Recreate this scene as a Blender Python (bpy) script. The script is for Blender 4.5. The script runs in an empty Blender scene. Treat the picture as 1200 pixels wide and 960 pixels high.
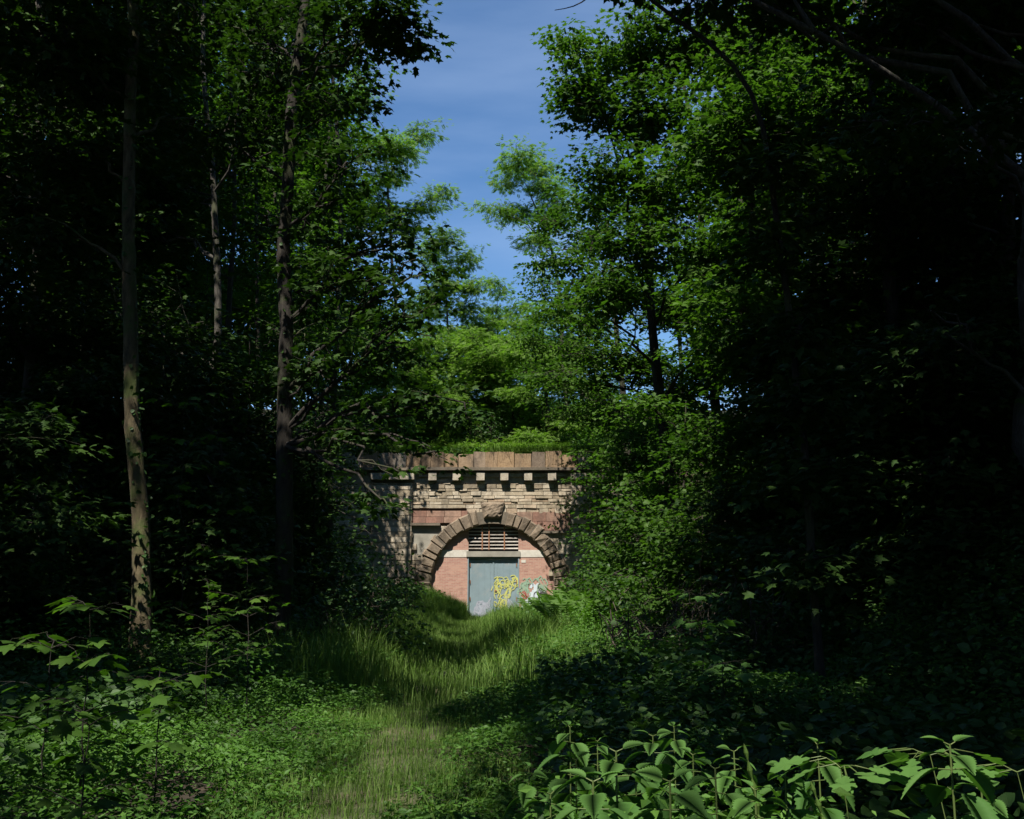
import bpy, math, numpy as np
from math import radians, sin, cos, pi, atan, sqrt
from mathutils import Vector
SC = bpy.context.scene
COL = SC.collection
# ------------------------------------------------------------------ camera, sky, sun, exposure
F = 1167.0
PITCH = atan((675 - 480) / F)
cam = bpy.data.cameras.new('camera'); cam.sensor_width = 36; cam.lens = 36 * F / 1200
cam.clip_end = 2000; cam.clip_start = 0.05
camo = bpy.data.objects.new('camera', cam); COL.objects.link(camo)
camo.location = (0, 0, 1.6); camo.rotation_euler = (pi / 2 + PITCH, 0, 0)
SC.camera = camo
SUN_EL, SUN_AZ = radians(57), radians(200)          # azimuth counted clockwise from +Y (the way we look)
SD = np.array([sin(SUN_AZ) * cos(SUN_EL), cos(SUN_AZ) * cos(SUN_EL), sin(SUN_EL)])   # towards the sun
world = bpy.data.worlds.new("World"); SC.world = world; world.use_nodes = True
wn = world.node_tree; bg = wn.nodes['Background']
sky = wn.nodes.new('ShaderNodeTexSky'); sky.sky_type = 'NISHITA'; sky.sun_disc = False
sky.sun_elevation = SUN_EL; sky.sun_rotation = SUN_AZ
sky.altitude = 300; sky.air_density = 1.0; sky.dust_density = 0.1; sky.ozone_density = 4.0
# thin high cirrus streaks mixed into the sky
tc = wn.nodes.new('ShaderNodeTexCoord'); mp = wn.nodes.new('ShaderNodeMapping')
mp.inputs['Rotation'].default_value = (0.3, 0.5, 0.4); mp.inputs['Scale'].default_value = (1.2, 2.2, 6.0)
nz = wn.nodes.new('ShaderNodeTexNoise'); nz.inputs['Scale'].default_value = 1.6; nz.inputs['Detail'].default_value = 6
cr = wn.nodes.new('ShaderNodeMapRange'); cr.inputs['From Min'].default_value = .46; cr.inputs['From Max'].default_value = .8
cr.inputs['To Max'].default_value = .22
mx = wn.nodes.new('ShaderNodeMix'); mx.data_type = 'RGBA'
wn.links.new(tc.outputs['Generated'], mp.inputs['Vector']); wn.links.new(mp.outputs[0], nz.inputs['Vector'])
wn.links.new(nz.outputs['Fac'], cr.inputs['Value']); wn.links.new(cr.outputs[0], mx.inputs['Factor'])
hs = wn.nodes.new('ShaderNodeHueSaturation'); hs.inputs['Saturation'].default_value = 1.14; hs.inputs['Value'].default_value = 1.14
wn.links.new(sky.outputs[0], hs.inputs['Color']); wn.links.new(hs.outputs[0], mx.inputs['A']); mx.inputs['B'].default_value = (6.5, 8.0, 10.5, 1)
wn.links.new(mx.outputs['Result'], bg.inputs['Color'])
bg.inputs['Strength'].default_value = 0.075
sun = bpy.data.lights.new('sun', 'SUN'); sun.energy = 5.0; sun.angle = radians(0.5); sun.color = (1, .95, .86)
suno = bpy.data.objects.new('sun', sun); COL.objects.link(suno); suno.location = (0, 0, 60)
suno.rotation_euler = Vector(tuple(SD)).to_track_quat('Z', 'Y').to_euler()
vs = SC.view_settings; vs.view_transform = 'Standard'; vs.look = 'None'; vs.gamma = 1; vs.use_curve_mapping = False
vs.exposure = 0.85
SC.render.engine = 'CYCLES'
cy = SC.cycles; cy.max_bounces = 5; cy.diffuse_bounces = 2; cy.glossy_bounces = 1; cy.transmission_bounces = 3
cy.transparent_max_bounces = 4; cy.use_denoising = True; cy.sample_clamp_indirect = 4; cy.use_adaptive_sampling = True
cy.adaptive_threshold = 0.02
try: SC.render.use_persistent_data = False
except Exception: pass

# ------------------------------------------------------------------ helpers
def P(px, py, d):
    """point that stands d metres ahead and is seen at photo pixel (px, py)"""
    u, v = (px - 600) / F, (480 - py) / F
    y = cos(PITCH) - v * sin(PITCH); z = sin(PITCH) + v * cos(PITCH)
    return np.array([u * d / y, d, 1.6 + z * d / y])
def proj(p):
    p = np.atleast_2d(p); y = p[:, 1]; z = p[:, 2] - 1.6
    dep = y * cos(PITCH) + z * sin(PITCH); up = -y * sin(PITCH) + z * cos(PITCH)
    dep = np.where(dep < .05, .05, dep)
    return 600 + F * p[:, 0] / dep, 480 - F * up / dep
RNG = np.random.default_rng(7)
def tag(o, label=None, cat=None, group=None, kind=None):
    if label: o['label'] = label
    if cat: o['category'] = cat
    if group: o['group'] = group
    if kind: o['kind'] = kind
    return o
def empty(name, loc, label, cat, group=None):
    o = bpy.data.objects.new(name, None); COL.objects.link(o); o.location = tuple(map(float, loc)); o.empty_display_size = .2
    return tag(o, label, cat, group)
class MB:
    """collects vertices and polygons, then links them as one mesh object"""
    def __init__(s): s.v = []; s.l = []; s.c = []; s.n = 0
    def add(s, V, faces):                               # V (k,3), faces list of index tuples
        V = np.asarray(V, float); s.v.append(V)
        for f in faces: s.l.append(np.asarray(f, np.int64) + s.n); s.c.append(np.array([len(f)]))
        s.n += len(V)
    def addn(s, V, L, C): s.v.append(V); s.l.append(L + s.n); s.c.append(C); s.n += len(V)
    def box(s, x0, x1, y0, y1, z0, z1, jit=0, rng=RNG):
        V = np.array([[x, y, z] for x in (x0, x1) for y in (y0, y1) for z in (z0, z1)], float)
        if jit: V += rng.uniform(-jit, jit, V.shape)
        s.add(V, [(0, 1, 3, 2), (4, 6, 7, 5), (0, 4, 5, 1), (2, 3, 7, 6), (0, 2, 6, 4), (1, 5, 7, 3)])
    def tube(s, pts, radii, sides=8, rng=None, rough=0, cap=True):
        pts = np.asarray(pts, float); n = len(pts); radii = np.broadcast_to(np.asarray(radii, float), (n,))
        t = np.gradient(pts, axis=0); t /= np.linalg.norm(t, axis=1, keepdims=True) + 1e-9
        ref = np.array([0, 0, 1.]) if abs(t[:, 2]).mean() < .8 else np.array([1., 0, 0])
        a = np.cross(t, ref); a /= np.linalg.norm(a, axis=1, keepdims=True) + 1e-9; b = np.cross(t, a)
        th = np.arange(sides) * 2 * pi / sides
        rr = radii[:, None] * np.ones(sides)
        if rough and rng is not None: rr = rr * (1 + rng.normal(0, rough, rr.shape))
        V = pts[:, None, :] + rr[:, :, None] * (np.cos(th)[None, :, None] * a[:, None, :] + np.sin(th)[None, :, None] * b[:, None, :])
        V = V.reshape(-1, 3)
        i = np.arange(n - 1)[:, None] * sides; j = np.arange(sides)[None]; k = (j + 1) % sides
        Fq = np.stack([i + j, i + k, i + sides + k, i + sides + j], -1).reshape(-1, 4)
        s.addn(V, Fq.ravel(), np.full(len(Fq), 4))
        if cap and n > 1:
            s.add(V[-sides:], [tuple(range(sides))]); s.add(V[:sides], [tuple(range(sides))[::-1]])
    def build(s, name, mat, parent=None, smooth=False, origin=None):
        V = np.concatenate(s.v); L = np.concatenate(s.l); C = np.concatenate(s.c)
        if origin is not None: V = V - np.asarray(origin)
        return mesh_obj(name, V, L, C, mat, parent, smooth)
def mesh_obj(name, V, L, C, mat, parent=None, smooth=False):
    me = bpy.data.meshes.new(name); me.vertices.add(len(V)); me.vertices.foreach_set('co', np.asarray(V, np.float32).ravel())
    me.loops.add(len(L)); me.loops.foreach_set('vertex_index', np.asarray(L, np.int32))
    me.polygons.add(len(C)); st = np.concatenate([[0], np.cumsum(C)[:-1]])
    me.polygons.foreach_set('loop_start', st.astype(np.int32)); me.polygons.foreach_set('loop_total', C.astype(np.int32))
    me.polygons.foreach_set('use_smooth', np.full(len(C), smooth)); me.update(calc_edges=True)
    me.materials.append(mat)
    o = bpy.data.objects.new(name, me); COL.objects.link(o)
    if parent is not None: o.parent = parent
    return o
def vnoise(x, y, seed=0):
    x = np.asarray(x, float); y = np.asarray(y, float)
    xi = np.floor(x).astype(np.int64); yi = np.floor(y).astype(np.int64); fx = x - xi; fy = y - yi
    fx = fx * fx * (3 - 2 * fx); fy = fy * fy * (3 - 2 * fy)
    def h(a, b):
        n = (a * 374761393 + b * 668265263 + seed * 1442695041) & 0xffffffff
        n = ((n ^ (n >> 13)) * 1274126177) & 0xffffffff
        return ((n ^ (n >> 16)) & 0xffff) / 65535.0
    return (h(xi, yi) * (1 - fx) + h(xi + 1, yi) * fx) * (1 - fy) + (h(xi, yi + 1) * (1 - fx) + h(xi + 1, yi + 1) * fx) * fy
def sst(a, b, x): t = np.clip((x - a) / (b - a), 0, 1); return t * t * (3 - 2 * t)

# ------------------------------------------------------------------ materials
def mat(name): m = bpy.data.materials.new(name); m.use_nodes = True; return m, m.node_tree, m.node_tree.nodes['Principled BSDF']
def ramp(nt, fac, stops):
    r = nt.nodes.new('ShaderNodeValToRGB'); e = r.color_ramp.elements
    while len(e) < len(stops): e.new(.5)
    for k, (p, c) in zip(e, stops): k.position = p; k.color = (*c, 1)
    nt.links.new(fac, r.inputs[0]); return r.outputs[0]
def noise(nt, scale, detail=4, rough=.6, coord='Object', scl=None):
    t = nt.nodes.new('ShaderNodeTexCoord'); n = nt.nodes.new('ShaderNodeTexNoise')
    n.inputs['Scale'].default_value = scale; n.inputs['Detail'].default_value = detail; n.inputs['Roughness'].default_value = rough
    if scl:
        m = nt.nodes.new('ShaderNodeMapping'); m.inputs['Scale'].default_value = scl
        nt.links.new(t.outputs[coord], m.inputs[0]); nt.links.new(m.outputs[0], n.inputs['Vector'])
    else: nt.links.new(t.outputs[coord], n.inputs['Vector'])
    return n.outputs['Fac']
def mixc(nt, fac, a, b, mode='MIX'):
    m = nt.nodes.new('ShaderNodeMix'); m.data_type = 'RGBA'; m.blend_type = mode
    for s, v in ((m.inputs['Factor'], fac), (m.inputs['A'], a), (m.inputs['B'], b)):
        if isinstance(v, bpy.types.NodeSocket): nt.links.new(v, s)
        elif isinstance(v, tuple): s.default_value = (*v, 1)
        else: s.default_value = v
    return m.outputs['Result']
def bump(nt, bsdf, h, strength=.5, dist=.02):
    b = nt.nodes.new('ShaderNodeBump'); b.inputs['Strength'].default_value = strength; b.inputs['Distance'].default_value = dist
    nt.links.new(h, b.inputs['Height']); nt.links.new(b.outputs[0], bsdf.inputs['Normal'])
def island(nt): g = nt.nodes.new('ShaderNodeNewGeometry'); return g.outputs['Random Per Island']
def leaf_mat(name, c1, c2, c3, trans=.35, rough=.45, tcol=(1.25, 1.6, .5), spec=.35):
    """three leaf tints picked per leaf; light passes through the blade"""
    m, nt, b = mat(name)
    c = ramp(nt, island(nt), [(0, c1), (.5, c2), (1, c3)])
    big = noise(nt, .35, 2, .5)
    c = mixc(nt, .35, c, ramp(nt, big, [(.35, tuple(x * .75 for x in c1)), (.65, tuple(x * 1.25 for x in c3))]))
    b.inputs['Roughness'].default_value = rough; b.inputs['Specular IOR Level'].default_value = spec
    nt.links.new(c, b.inputs['Base Color'])
    t = nt.nodes.new('ShaderNodeBsdfTranslucent')
    tcn = mixc(nt, 1.0, c, tcol, 'MULTIPLY'); nt.links.new(tcn, t.inputs['Color'])
    mxs = nt.nodes.new('ShaderNodeMixShader'); mxs.inputs[0].default_value = trans
    nt.links.new(b.outputs[0], mxs.inputs[1]); nt.links.new(t.outputs[0], mxs.inputs[2])
    nt.links.new(mxs.outputs[0], nt.nodes['Material Output'].inputs['Surface']); return m
def bark_mat(name, a, b_, c, moss=.0, sc=(9, 9, 2.2)):
    m, nt, b = mat(name)
    f = noise(nt, 2.2, 6, .7, scl=sc); col = ramp(nt, f, [(.3, a), (.5, b_), (.72, c)])
    if moss:
        mo = noise(nt, 1.7, 4, .6); col = mixc(nt, ramp(nt, mo, [(.5, (0, 0, 0)), (.62, (moss,) * 3)]), col, (.055, .075, .015))
    nt.links.new(col, b.inputs['Base Color']); b.inputs['Roughness'].default_value = .95; bump(nt, b, f, .9, .03); return m
M = {}
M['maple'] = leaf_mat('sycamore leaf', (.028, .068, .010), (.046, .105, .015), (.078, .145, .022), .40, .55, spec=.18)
M['maple_shade'] = leaf_mat('shade-toned sycamore leaf', (.014, .038, .007), (.024, .056, .010), (.042, .080, .014), .22, .6, spec=.15)  # sycamore leaf with shade put into its colour, for crowns that look dark
M['robinia'] = leaf_mat('locust leaf', (.082, .155, .026), (.115, .200, .034), (.155, .245, .048), .47, .5, spec=.15)
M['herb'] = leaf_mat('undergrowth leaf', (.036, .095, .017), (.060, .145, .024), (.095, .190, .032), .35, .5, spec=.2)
M['herb_shade_dark'] = leaf_mat('dark shade-toned undergrowth leaf', (.020, .052, .011), (.032, .078, .015), (.050, .105, .020), .28, .55)  # undergrowth leaf darkened to stand for shade; the dark ivy uses it too
M['nettle'] = leaf_mat('nettle leaf', (.052, .130, .030), (.075, .165, .038), (.105, .205, .048), .34, .65, (1.2, 1.5, .5), .12)
M['grass'] = leaf_mat('grass blade', (.070, .135, .024), (.105, .190, .034), (.17, .25, .065), .4, .6, spec=.15)
M['fern'] = leaf_mat('fern frond', (.055, .12, .02), (.08, .16, .025), (.10, .19, .03), .4, .5)
M['bark'] = bark_mat('grey brown bark', (.010, .008, .006), (.025, .020, .015), (.052, .043, .032), .5)
M['bark_pale'] = bark_mat('yellowish sycamore bark', (.020, .016, .009), (.085, .066, .033), (.16, .125, .068), .9, (6, 6, 2.0))
M['bark_grey'] = bark_mat('pale grey bark', (.022, .019, .016), (.055, .048, .039), (.12, .105, .085), .4)
M['twig'] = bark_mat('twig bark', (.035, .028, .02), (.07, .055, .04), (.11, .09, .07))
M['dead'] = bark_mat('bare dead wood', (.10, .085, .065), (.19, .165, .13), (.30, .27, .22))
M['stem'] = leaf_mat('green stem', (.07, .11, .03), (.09, .13, .035), (.12, .15, .05), .1)
def soil():
    m, nt, b = mat('leaf litter and soil')
    f = noise(nt, 9, 6, .7); g = noise(nt, .6, 3)
    c = ramp(nt, f, [(.3, (.012, .009, .006)), (.5, (.03, .021, .012)), (.7, (.06, .042, .024))])
    c = mixc(nt, ramp(nt, g, [(.45, (0, 0, 0)), (.6, (.6, .6, .6))]), c, (.025, .04, .010))
    nt.links.new(c, b.inputs['Base Color']); b.inputs['Roughness'].default_value = 1; bump(nt, b, f, 1, .05); return m
M['soil'] = soil()
def pathm():
    m, nt, b = mat('trodden grass path'); f = noise(nt, 14, 5, .7); g = noise(nt, 1.3, 3)
    c = ramp(nt, f, [(.3, (.035, .035, .013)), (.5, (.045, .058, .018)), (.75, (.085, .085, .04))])
    c = mixc(nt, ramp(nt, g, [(.5, (0, 0, 0)), (.66, (.7, .7, .7))]), c, (.11, .085, .05))
    nt.links.new(c, b.inputs['Base Color']); b.inputs['Roughness'].default_value = 1; bump(nt, b, f, .8, .03); return m
M['path'] = pathm()
def stone(name, cols, stain=.5, bs=.6, streak=True):
    m, nt, b = mat(name); r = ramp(nt, island(nt), cols)
    f = noise(nt, 7, 6, .7); c = mixc(nt, ramp(nt, f, [(.35, (.55,) * 3), (.65, (0,) * 3)]), r, mixc(nt, 1., r, (.5, .45, .4), 'MULTIPLY'))
    g = noise(nt, .9, 5, .65, scl=(1.6, 1.6, .6) if streak else None)
    c = mixc(nt, ramp(nt, g, [(.48, (0,) * 3), (.68, (stain,) * 3)]), c, (.05, .042, .033))
    nt.links.new(c, b.inputs['Base Color']); b.inputs['Roughness'].default_value = .95; bump(nt, b, f, bs, .03); return m
M['lime'] = stone('buff limestone', [(0, (.27, .22, .155)), (.2, (.36, .30, .21)), (.6, (.46, .39, .29)), (.85, (.54, .47, .36)), (1, (.38, .28, .19))], .5, .9)
M['lime2'] = stone('orange stained coping stone', [(0, (.15, .115, .085)), (.3, (.30, .20, .11)), (.65, (.25, .20, .155)), (1, (.34, .29, .23))], .8, .9)
M['pale'] = stone('pale dressed stone', [(0, (.36, .31, .23)), (1, (.50, .45, .36))], .5, .7)
M['vous'] = stone('weathered grey brown sandstone', [(0, (.13, .10, .075)), (.5, (.22, .17, .12)), (1, (.32, .25, .18))], .5, 1.0)
M['redstone'] = stone('red sandstone', [(0, (.22, .12, .085)), (.5, (.29, .155, .115)), (1, (.34, .22, .16))], .5)
M['mortar'] = stone('dark mortar', [(0, (.05, .042, .033)), (1, (.06, .05, .04))], .3)
M['ledge'] = stone('dirty cornice stone', [(0, (.12, .10, .075)), (1, (.20, .165, .12))], .4)
def brick():
    m, nt, b = mat('red brick'); t = nt.nodes.new('ShaderNodeTexCoord'); sx = nt.nodes.new('ShaderNodeSeparateXYZ'); cx = nt.nodes.new('ShaderNodeCombineXYZ')
    nt.links.new(t.outputs['Object'], sx.inputs[0]); nt.links.new(sx.outputs[0], cx.inputs[0]); nt.links.new(sx.outputs[2], cx.inputs[1])
    k = nt.nodes.new('ShaderNodeTexBrick'); k.inputs['Scale'].default_value = 1; k.inputs['Brick Width'].default_value = .25; k.inputs['Row Height'].default_value = .078
    k.inputs['Mortar Size'].default_value = .008; k.inputs['Color1'].default_value = (.31, .15, .115, 1); k.inputs['Color2'].default_value = (.40, .225, .17, 1)
    k.inputs['Mortar'].default_value = (.36, .28, .22, 1); nt.links.new(cx.outputs[0], k.inputs['Vector'])
    g = noise(nt, 1.1, 5, .7, scl=(1, 1, 2.5)); c = mixc(nt, ramp(nt, g, [(.45, (0,) * 3), (.7, (.55,) * 3)]), k.outputs['Color'], (.42, .25, .18))
    h = noise(nt, 2.3, 5, .7); c = mixc(nt, ramp(nt, h, [(.55, (0,) * 3), (.75, (.5,) * 3)]), c, (.12, .06, .045))
    nt.links.new(c, b.inputs['Base Color']); b.inputs['Roughness'].default_value = .9; bump(nt, b, k.outputs['Fac'], -.4, .01); return m
M['brick'] = brick()
def simple(name, col, rough=.7, var=.25, scale=3, dirt=(.1, .09, .07), dstr=.4, metal=0):
    m, nt, b = mat(name); f = noise(nt, scale, 5, .65)
    c = mixc(nt, ramp(nt, f, [(.35, (0,) * 3), (.7, (1,) * 3)]), tuple(x * (1 - var) for x in col), col)
    g = noise(nt, scale * .4, 5, .7); c = mixc(nt, ramp(nt, g, [(.5, (0,) * 3), (.72, (dstr,) * 3)]), c, dirt)
    nt.links.new(c, b.inputs['Base Color']); b.inputs['Roughness'].default_value = rough; b.inputs['Metallic'].default_value = metal; return m
M['white'] = simple('dirty whitewash', (.62, .58, .50), .85)
M['concrete'] = simple('grey concrete', (.30, .28, .23), .9)
M['door'] = simple('blue grey door paint', (.20, .265, .29), .5, .15, 2, (.34, .31, .28), .6)
M['dark'] = simple('dark void', (.012, .012, .012), 1)
M['bar'] = simple('whitish steel slat', (.55, .50, .44), .6, .3, 5, (.22, .12, .07), .6)
M['rust'] = simple('rusty steel', (.30, .14, .07), .8)
M['py'] = simple('yellow spray paint', (.52, .52, .14), .6, .25, 9, (.27, .31, .30), .8)
M['pw'] = simple('white spray paint', (.55, .62, .66), .6, .2, 9, (.3, .3, .3), .6)
M['pg'] = simple('green spray paint', (.26, .38, .27), .6, .3, 9, (.36, .2, .15), .8)
M['pk'] = simple('dark spray paint', (.06, .05, .06), .5)
M['pr'] = simple('red spray paint', (.42, .10, .08), .5)
M['pl'] = simple('lilac spray paint', (.34, .36, .42), .6, .3, 9, (.25, .3, .32), .8)

# ------------------------------------------------------------------ ground
def xc(y): return -1.15 - .012 * np.asarray(y, float)
def gz(x, y):
    x = np.asarray(x, float); y = np.asarray(y, float)
    fl = -.35 * sst(12, 40, y) - .35 * sst(40, 50, y)
    dl = xc(y) - 4.6 - x; dr = x - xc(y) - 4.6 + .6 * sst(8, 1, y)
    sl = .55 + .25 * sst(30, 50, y)
    bl = np.where(dl > 0, np.minimum(dl * dl / (dl + 2.0) * sl * 1.15, 10 + .06 * np.abs(dl)), 0)
    br = np.where(dr > 0, np.minimum(dr * dr / (dr + 1.2) * 1.05, 12 + .06 * np.abs(dr)), 0)
    z = fl + bl + br
    hump = 1.0 * np.exp(-((x + 4.5) / 2.3) ** 2 - ((y - 47.5) / 4.0) ** 2) + .5 * np.exp(-((x - 2.6) / 1.5) ** 2 - ((y - 45) / 4) ** 2)
    z = z + hump
    hill = 7.3 + np.clip(y - 53, 0, 24) * .30
    z = np.where((y > 53.0), np.maximum(z, np.minimum(hill, 15)), z)
    z = z + .22 * (vnoise(x * .5, y * .5, 3) - .5) * sst(0, 3, np.abs(x - xc(y))) + .10 * (vnoise(x * 1.7, y * 1.7, 4) - .5)
    return z
def grid(name, xs, ys, m, dz=0, kind='structure'):
    X, Y = np.meshgrid(xs, ys, indexing='ij'); Z = gz(X, Y) + dz
    V = np.stack([X, Y, Z], -1).reshape(-1, 3); nx, ny = len(xs), len(ys)
    i = np.arange(nx - 1)[:, None] * ny; j = np.arange(ny - 1)[None]
    Fq = np.stack([i + j, i + ny + j, i + ny + j + 1, i + j + 1], -1).reshape(-1, 4)
    return tag(mesh_obj(name, V, Fq.ravel(), np.full(len(Fq), 4), m, None, True), kind=kind)
xs = np.concatenate([[-900, -300, -120], np.arange(-60, -14, 2.), np.arange(-14, 14, .4), np.arange(14, 61, 2.), [120, 300, 900]])
ys = np.concatenate([[-400, -120], np.arange(-30, 52, .6), [52.6, 53.0, 53.02], np.arange(53.6, 90, .8), np.arange(92, 140, 4.), [300, 1200]])
grid('ground', xs, ys, M['soil'])
# the trodden path: a sheet that follows the ground 4 mm above it
py_ = np.arange(-4, 49, .3); prof = np.linspace(-.9, .9, 10)
Vp = []; 
for y in py_:
    w = .30 + .2 * float(vnoise(y * .4, 1, 5)); x = float(xc(y)) + .35 * (float(vnoise(y * .22, 7, 6)) - .5) * 2 + prof * w
    for xx in x: Vp.append((xx, y, float(gz(xx, y)) + .012))
n = len(prof); Lq = [(i * n + j, i * n + j + 1, (i + 1) * n + j + 1, (i + 1) * n + j) for i in range(len(py_) - 1) for j in range(n - 1)]
pm = MB(); pm.add(Vp, Lq); tag(pm.build('path', M['path'], smooth=True), kind='structure')

# ------------------------------------------------------------------ leaf shapes
def mirror(h): return h + [(-x, y) for x, y in h[::-1] if x > 1e-6]
def shape(outline, z=lambda x, y: 0, fan=None):
    V = [(x, y, z(x, y)) for x, y in outline]; n = len(V)
    if fan: V = [(fan[0], fan[1], z(*fan) + .03)] + V; fs = [(0, 1 + k, 1 + (k + 1) % n) for k in range(n)]
    else: fs = [tuple(range(n))]
    return np.array(V, float), fs
droop = lambda x, y: -.22 * x * x - .14 * y * y
MAPLE = shape(mirror([(0, 0), (.20, -.07), (.44, .08), (.30, .20), (.60, .50), (.46, .52), (.25, .50), (.22, .66), (.11, .84), (0, 1.02)]), droop, (0, .32))
MAPLE_M = shape(mirror([(0, 0), (.40, .05), (.30, .2), (.56, .52), (.22, .52), (0, 1.)]), droop, (0, .3))
OVATE = (np.array([(0, 0, 0), (.27, .38, .07), (0, 1, -.08), (-.27, .38, .07)]), [(0, 1, 2), (0, 2, 3)])
BROAD = (np.array([(0, 0, 0), (.40, .30, .05), (.30, .7, .0), (0, 1, -.08), (-.30, .7, 0), (-.40, .30, .05)]), [(0, 1, 2, 3), (0, 3, 4, 5)])
def pinnate(n, ll, w):
    V = []; Fs = []
    def lf(b, d):
        k = len(V); nn = np.array([-d[1], d[0]]); b = np.array(b)
        for q in (b, b + d * ll * .5 + nn * w, b + d * ll, b + d * ll * .5 - nn * w): V.append((q[0], q[1], -.25 * abs(q[0]) - .15 * q[1] ** 2))
        Fs.append((k, k + 1, k + 2, k + 3))
    for i in range(n):
        y = .15 + .75 * i / n
        for s in (-1, 1): lf((0, y), np.array([s * .93, .37]))
    lf((0, .85), np.array([0, 1.])); return np.array(V), Fs
ROB = pinnate(5, .34, .085)
FERNF = pinnate(11, .30, .035)
def serrate():
    k = 11; ys = np.linspace(0, 1, k * 2 + 1); w = .33 * np.sin(np.pi * ys ** .72) ** .85 * (1 - .25 * ys)
    h = [(0, 0)] + [(max(.0, w[i] * (1.10 if i % 2 else .93)) , ys[i] + (.02 if i % 2 else -.015)) for i in range(1, k * 2)] + [(0, 1)]
    n = len(h); V = [(x, y, .30 * x - .30 * y * y) for x, y in h] + [(-x, y, .30 * x - .30 * y * y) for x, y in h[1:-1]] + [(0, y, -.30 * y * y) for x, y in h[1:-1]]
    r = lambda i: i; l = lambda i: (n + i - 1) if 0 < i < n - 1 else i; c = lambda i: (n + n - 2 + i - 1) if 0 < i < n - 1 else i
    Fs = []
    for i in range(n - 1):
        for side in (r, l):
            f = [c(i), side(i), side(i + 1), c(i + 1)]; f = list(dict.fromkeys(f))
            if len(f) > 2: Fs.append(tuple(f))
    return np.array(V), Fs
NETTLE = serrate()
OAK = shape(mirror([(0, 0), (.10, .1), (.09, .2), (.24, .26), (.27, .34), (.16, .42), (.17, .5), (.34, .56), (.37, .66), (.22, .72), (.26, .82), (.25, .92), (.12, .96), (0, 1.02)]), lambda x, y: .10 * abs(x) - .12 * y * y, (0, .6))
def place_leaves(tmpl, pos, axis, nrm, size, asp=None):
    V0, fs = tmpl; n = len(pos)
    a = axis / (np.linalg.norm(axis, axis=1, keepdims=True) + 1e-9)
    x = np.cross(a, nrm); x /= np.linalg.norm(x, axis=1, keepdims=True) + 1e-9; z = np.cross(x, a)
    sx = size if asp is None else size * asp
    V = pos[:, None] + V0[None, :, 0, None] * (x * sx[:, None])[:, None] + V0[None, :, 1, None] * (a * size[:, None])[:, None] + V0[None, :, 2, None] * (z * size[:, None])[:, None]
    k = len(V0); L0 = np.concatenate([np.array(f) for f in fs]); C0 = np.array([len(f) for f in fs])
    L = (L0[None] + (np.arange(n) * k)[:, None]).ravel(); return V.reshape(-1, 3), L, np.tile(C0, n)
def sprays(rng, C, out, rad, per, size, tilt=.35, down=.25, thick=.06):
    """flat leafy sprays: per leaves round each centre, arranged like a fan along the twig"""
    n = len(C); C = np.repeat(C, per, 0); out = np.repeat(out, per, 0); rad = np.repeat(rad, per)
    N = n * per; th = rng.uniform(0, 2 * pi, N); r = np.sqrt(rng.uniform(0, 1, N)) * rad
    tx = np.repeat(rng.normal(0, .22, (n, 2)), per, 0)
    d = np.stack([np.cos(th), np.sin(th), np.zeros(N)], 1)
    pos = C + d * r[:, None]; pos[:, 2] += (tx * d[:, :2]).sum(1) * r - .25 * r * r / np.maximum(rad, .01) + rng.normal(0, thick, N) * rad
    axis = d * .8 + out * .5 + rng.normal(0, .3, (N, 3)); axis[:, 2] -= down
    nrm = np.array([0, 0, 1.]) + rng.normal(0, tilt, (N, 3))
    s = size * rng.uniform(.6, 1.2, N)
    return pos, axis, nrm, s

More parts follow.
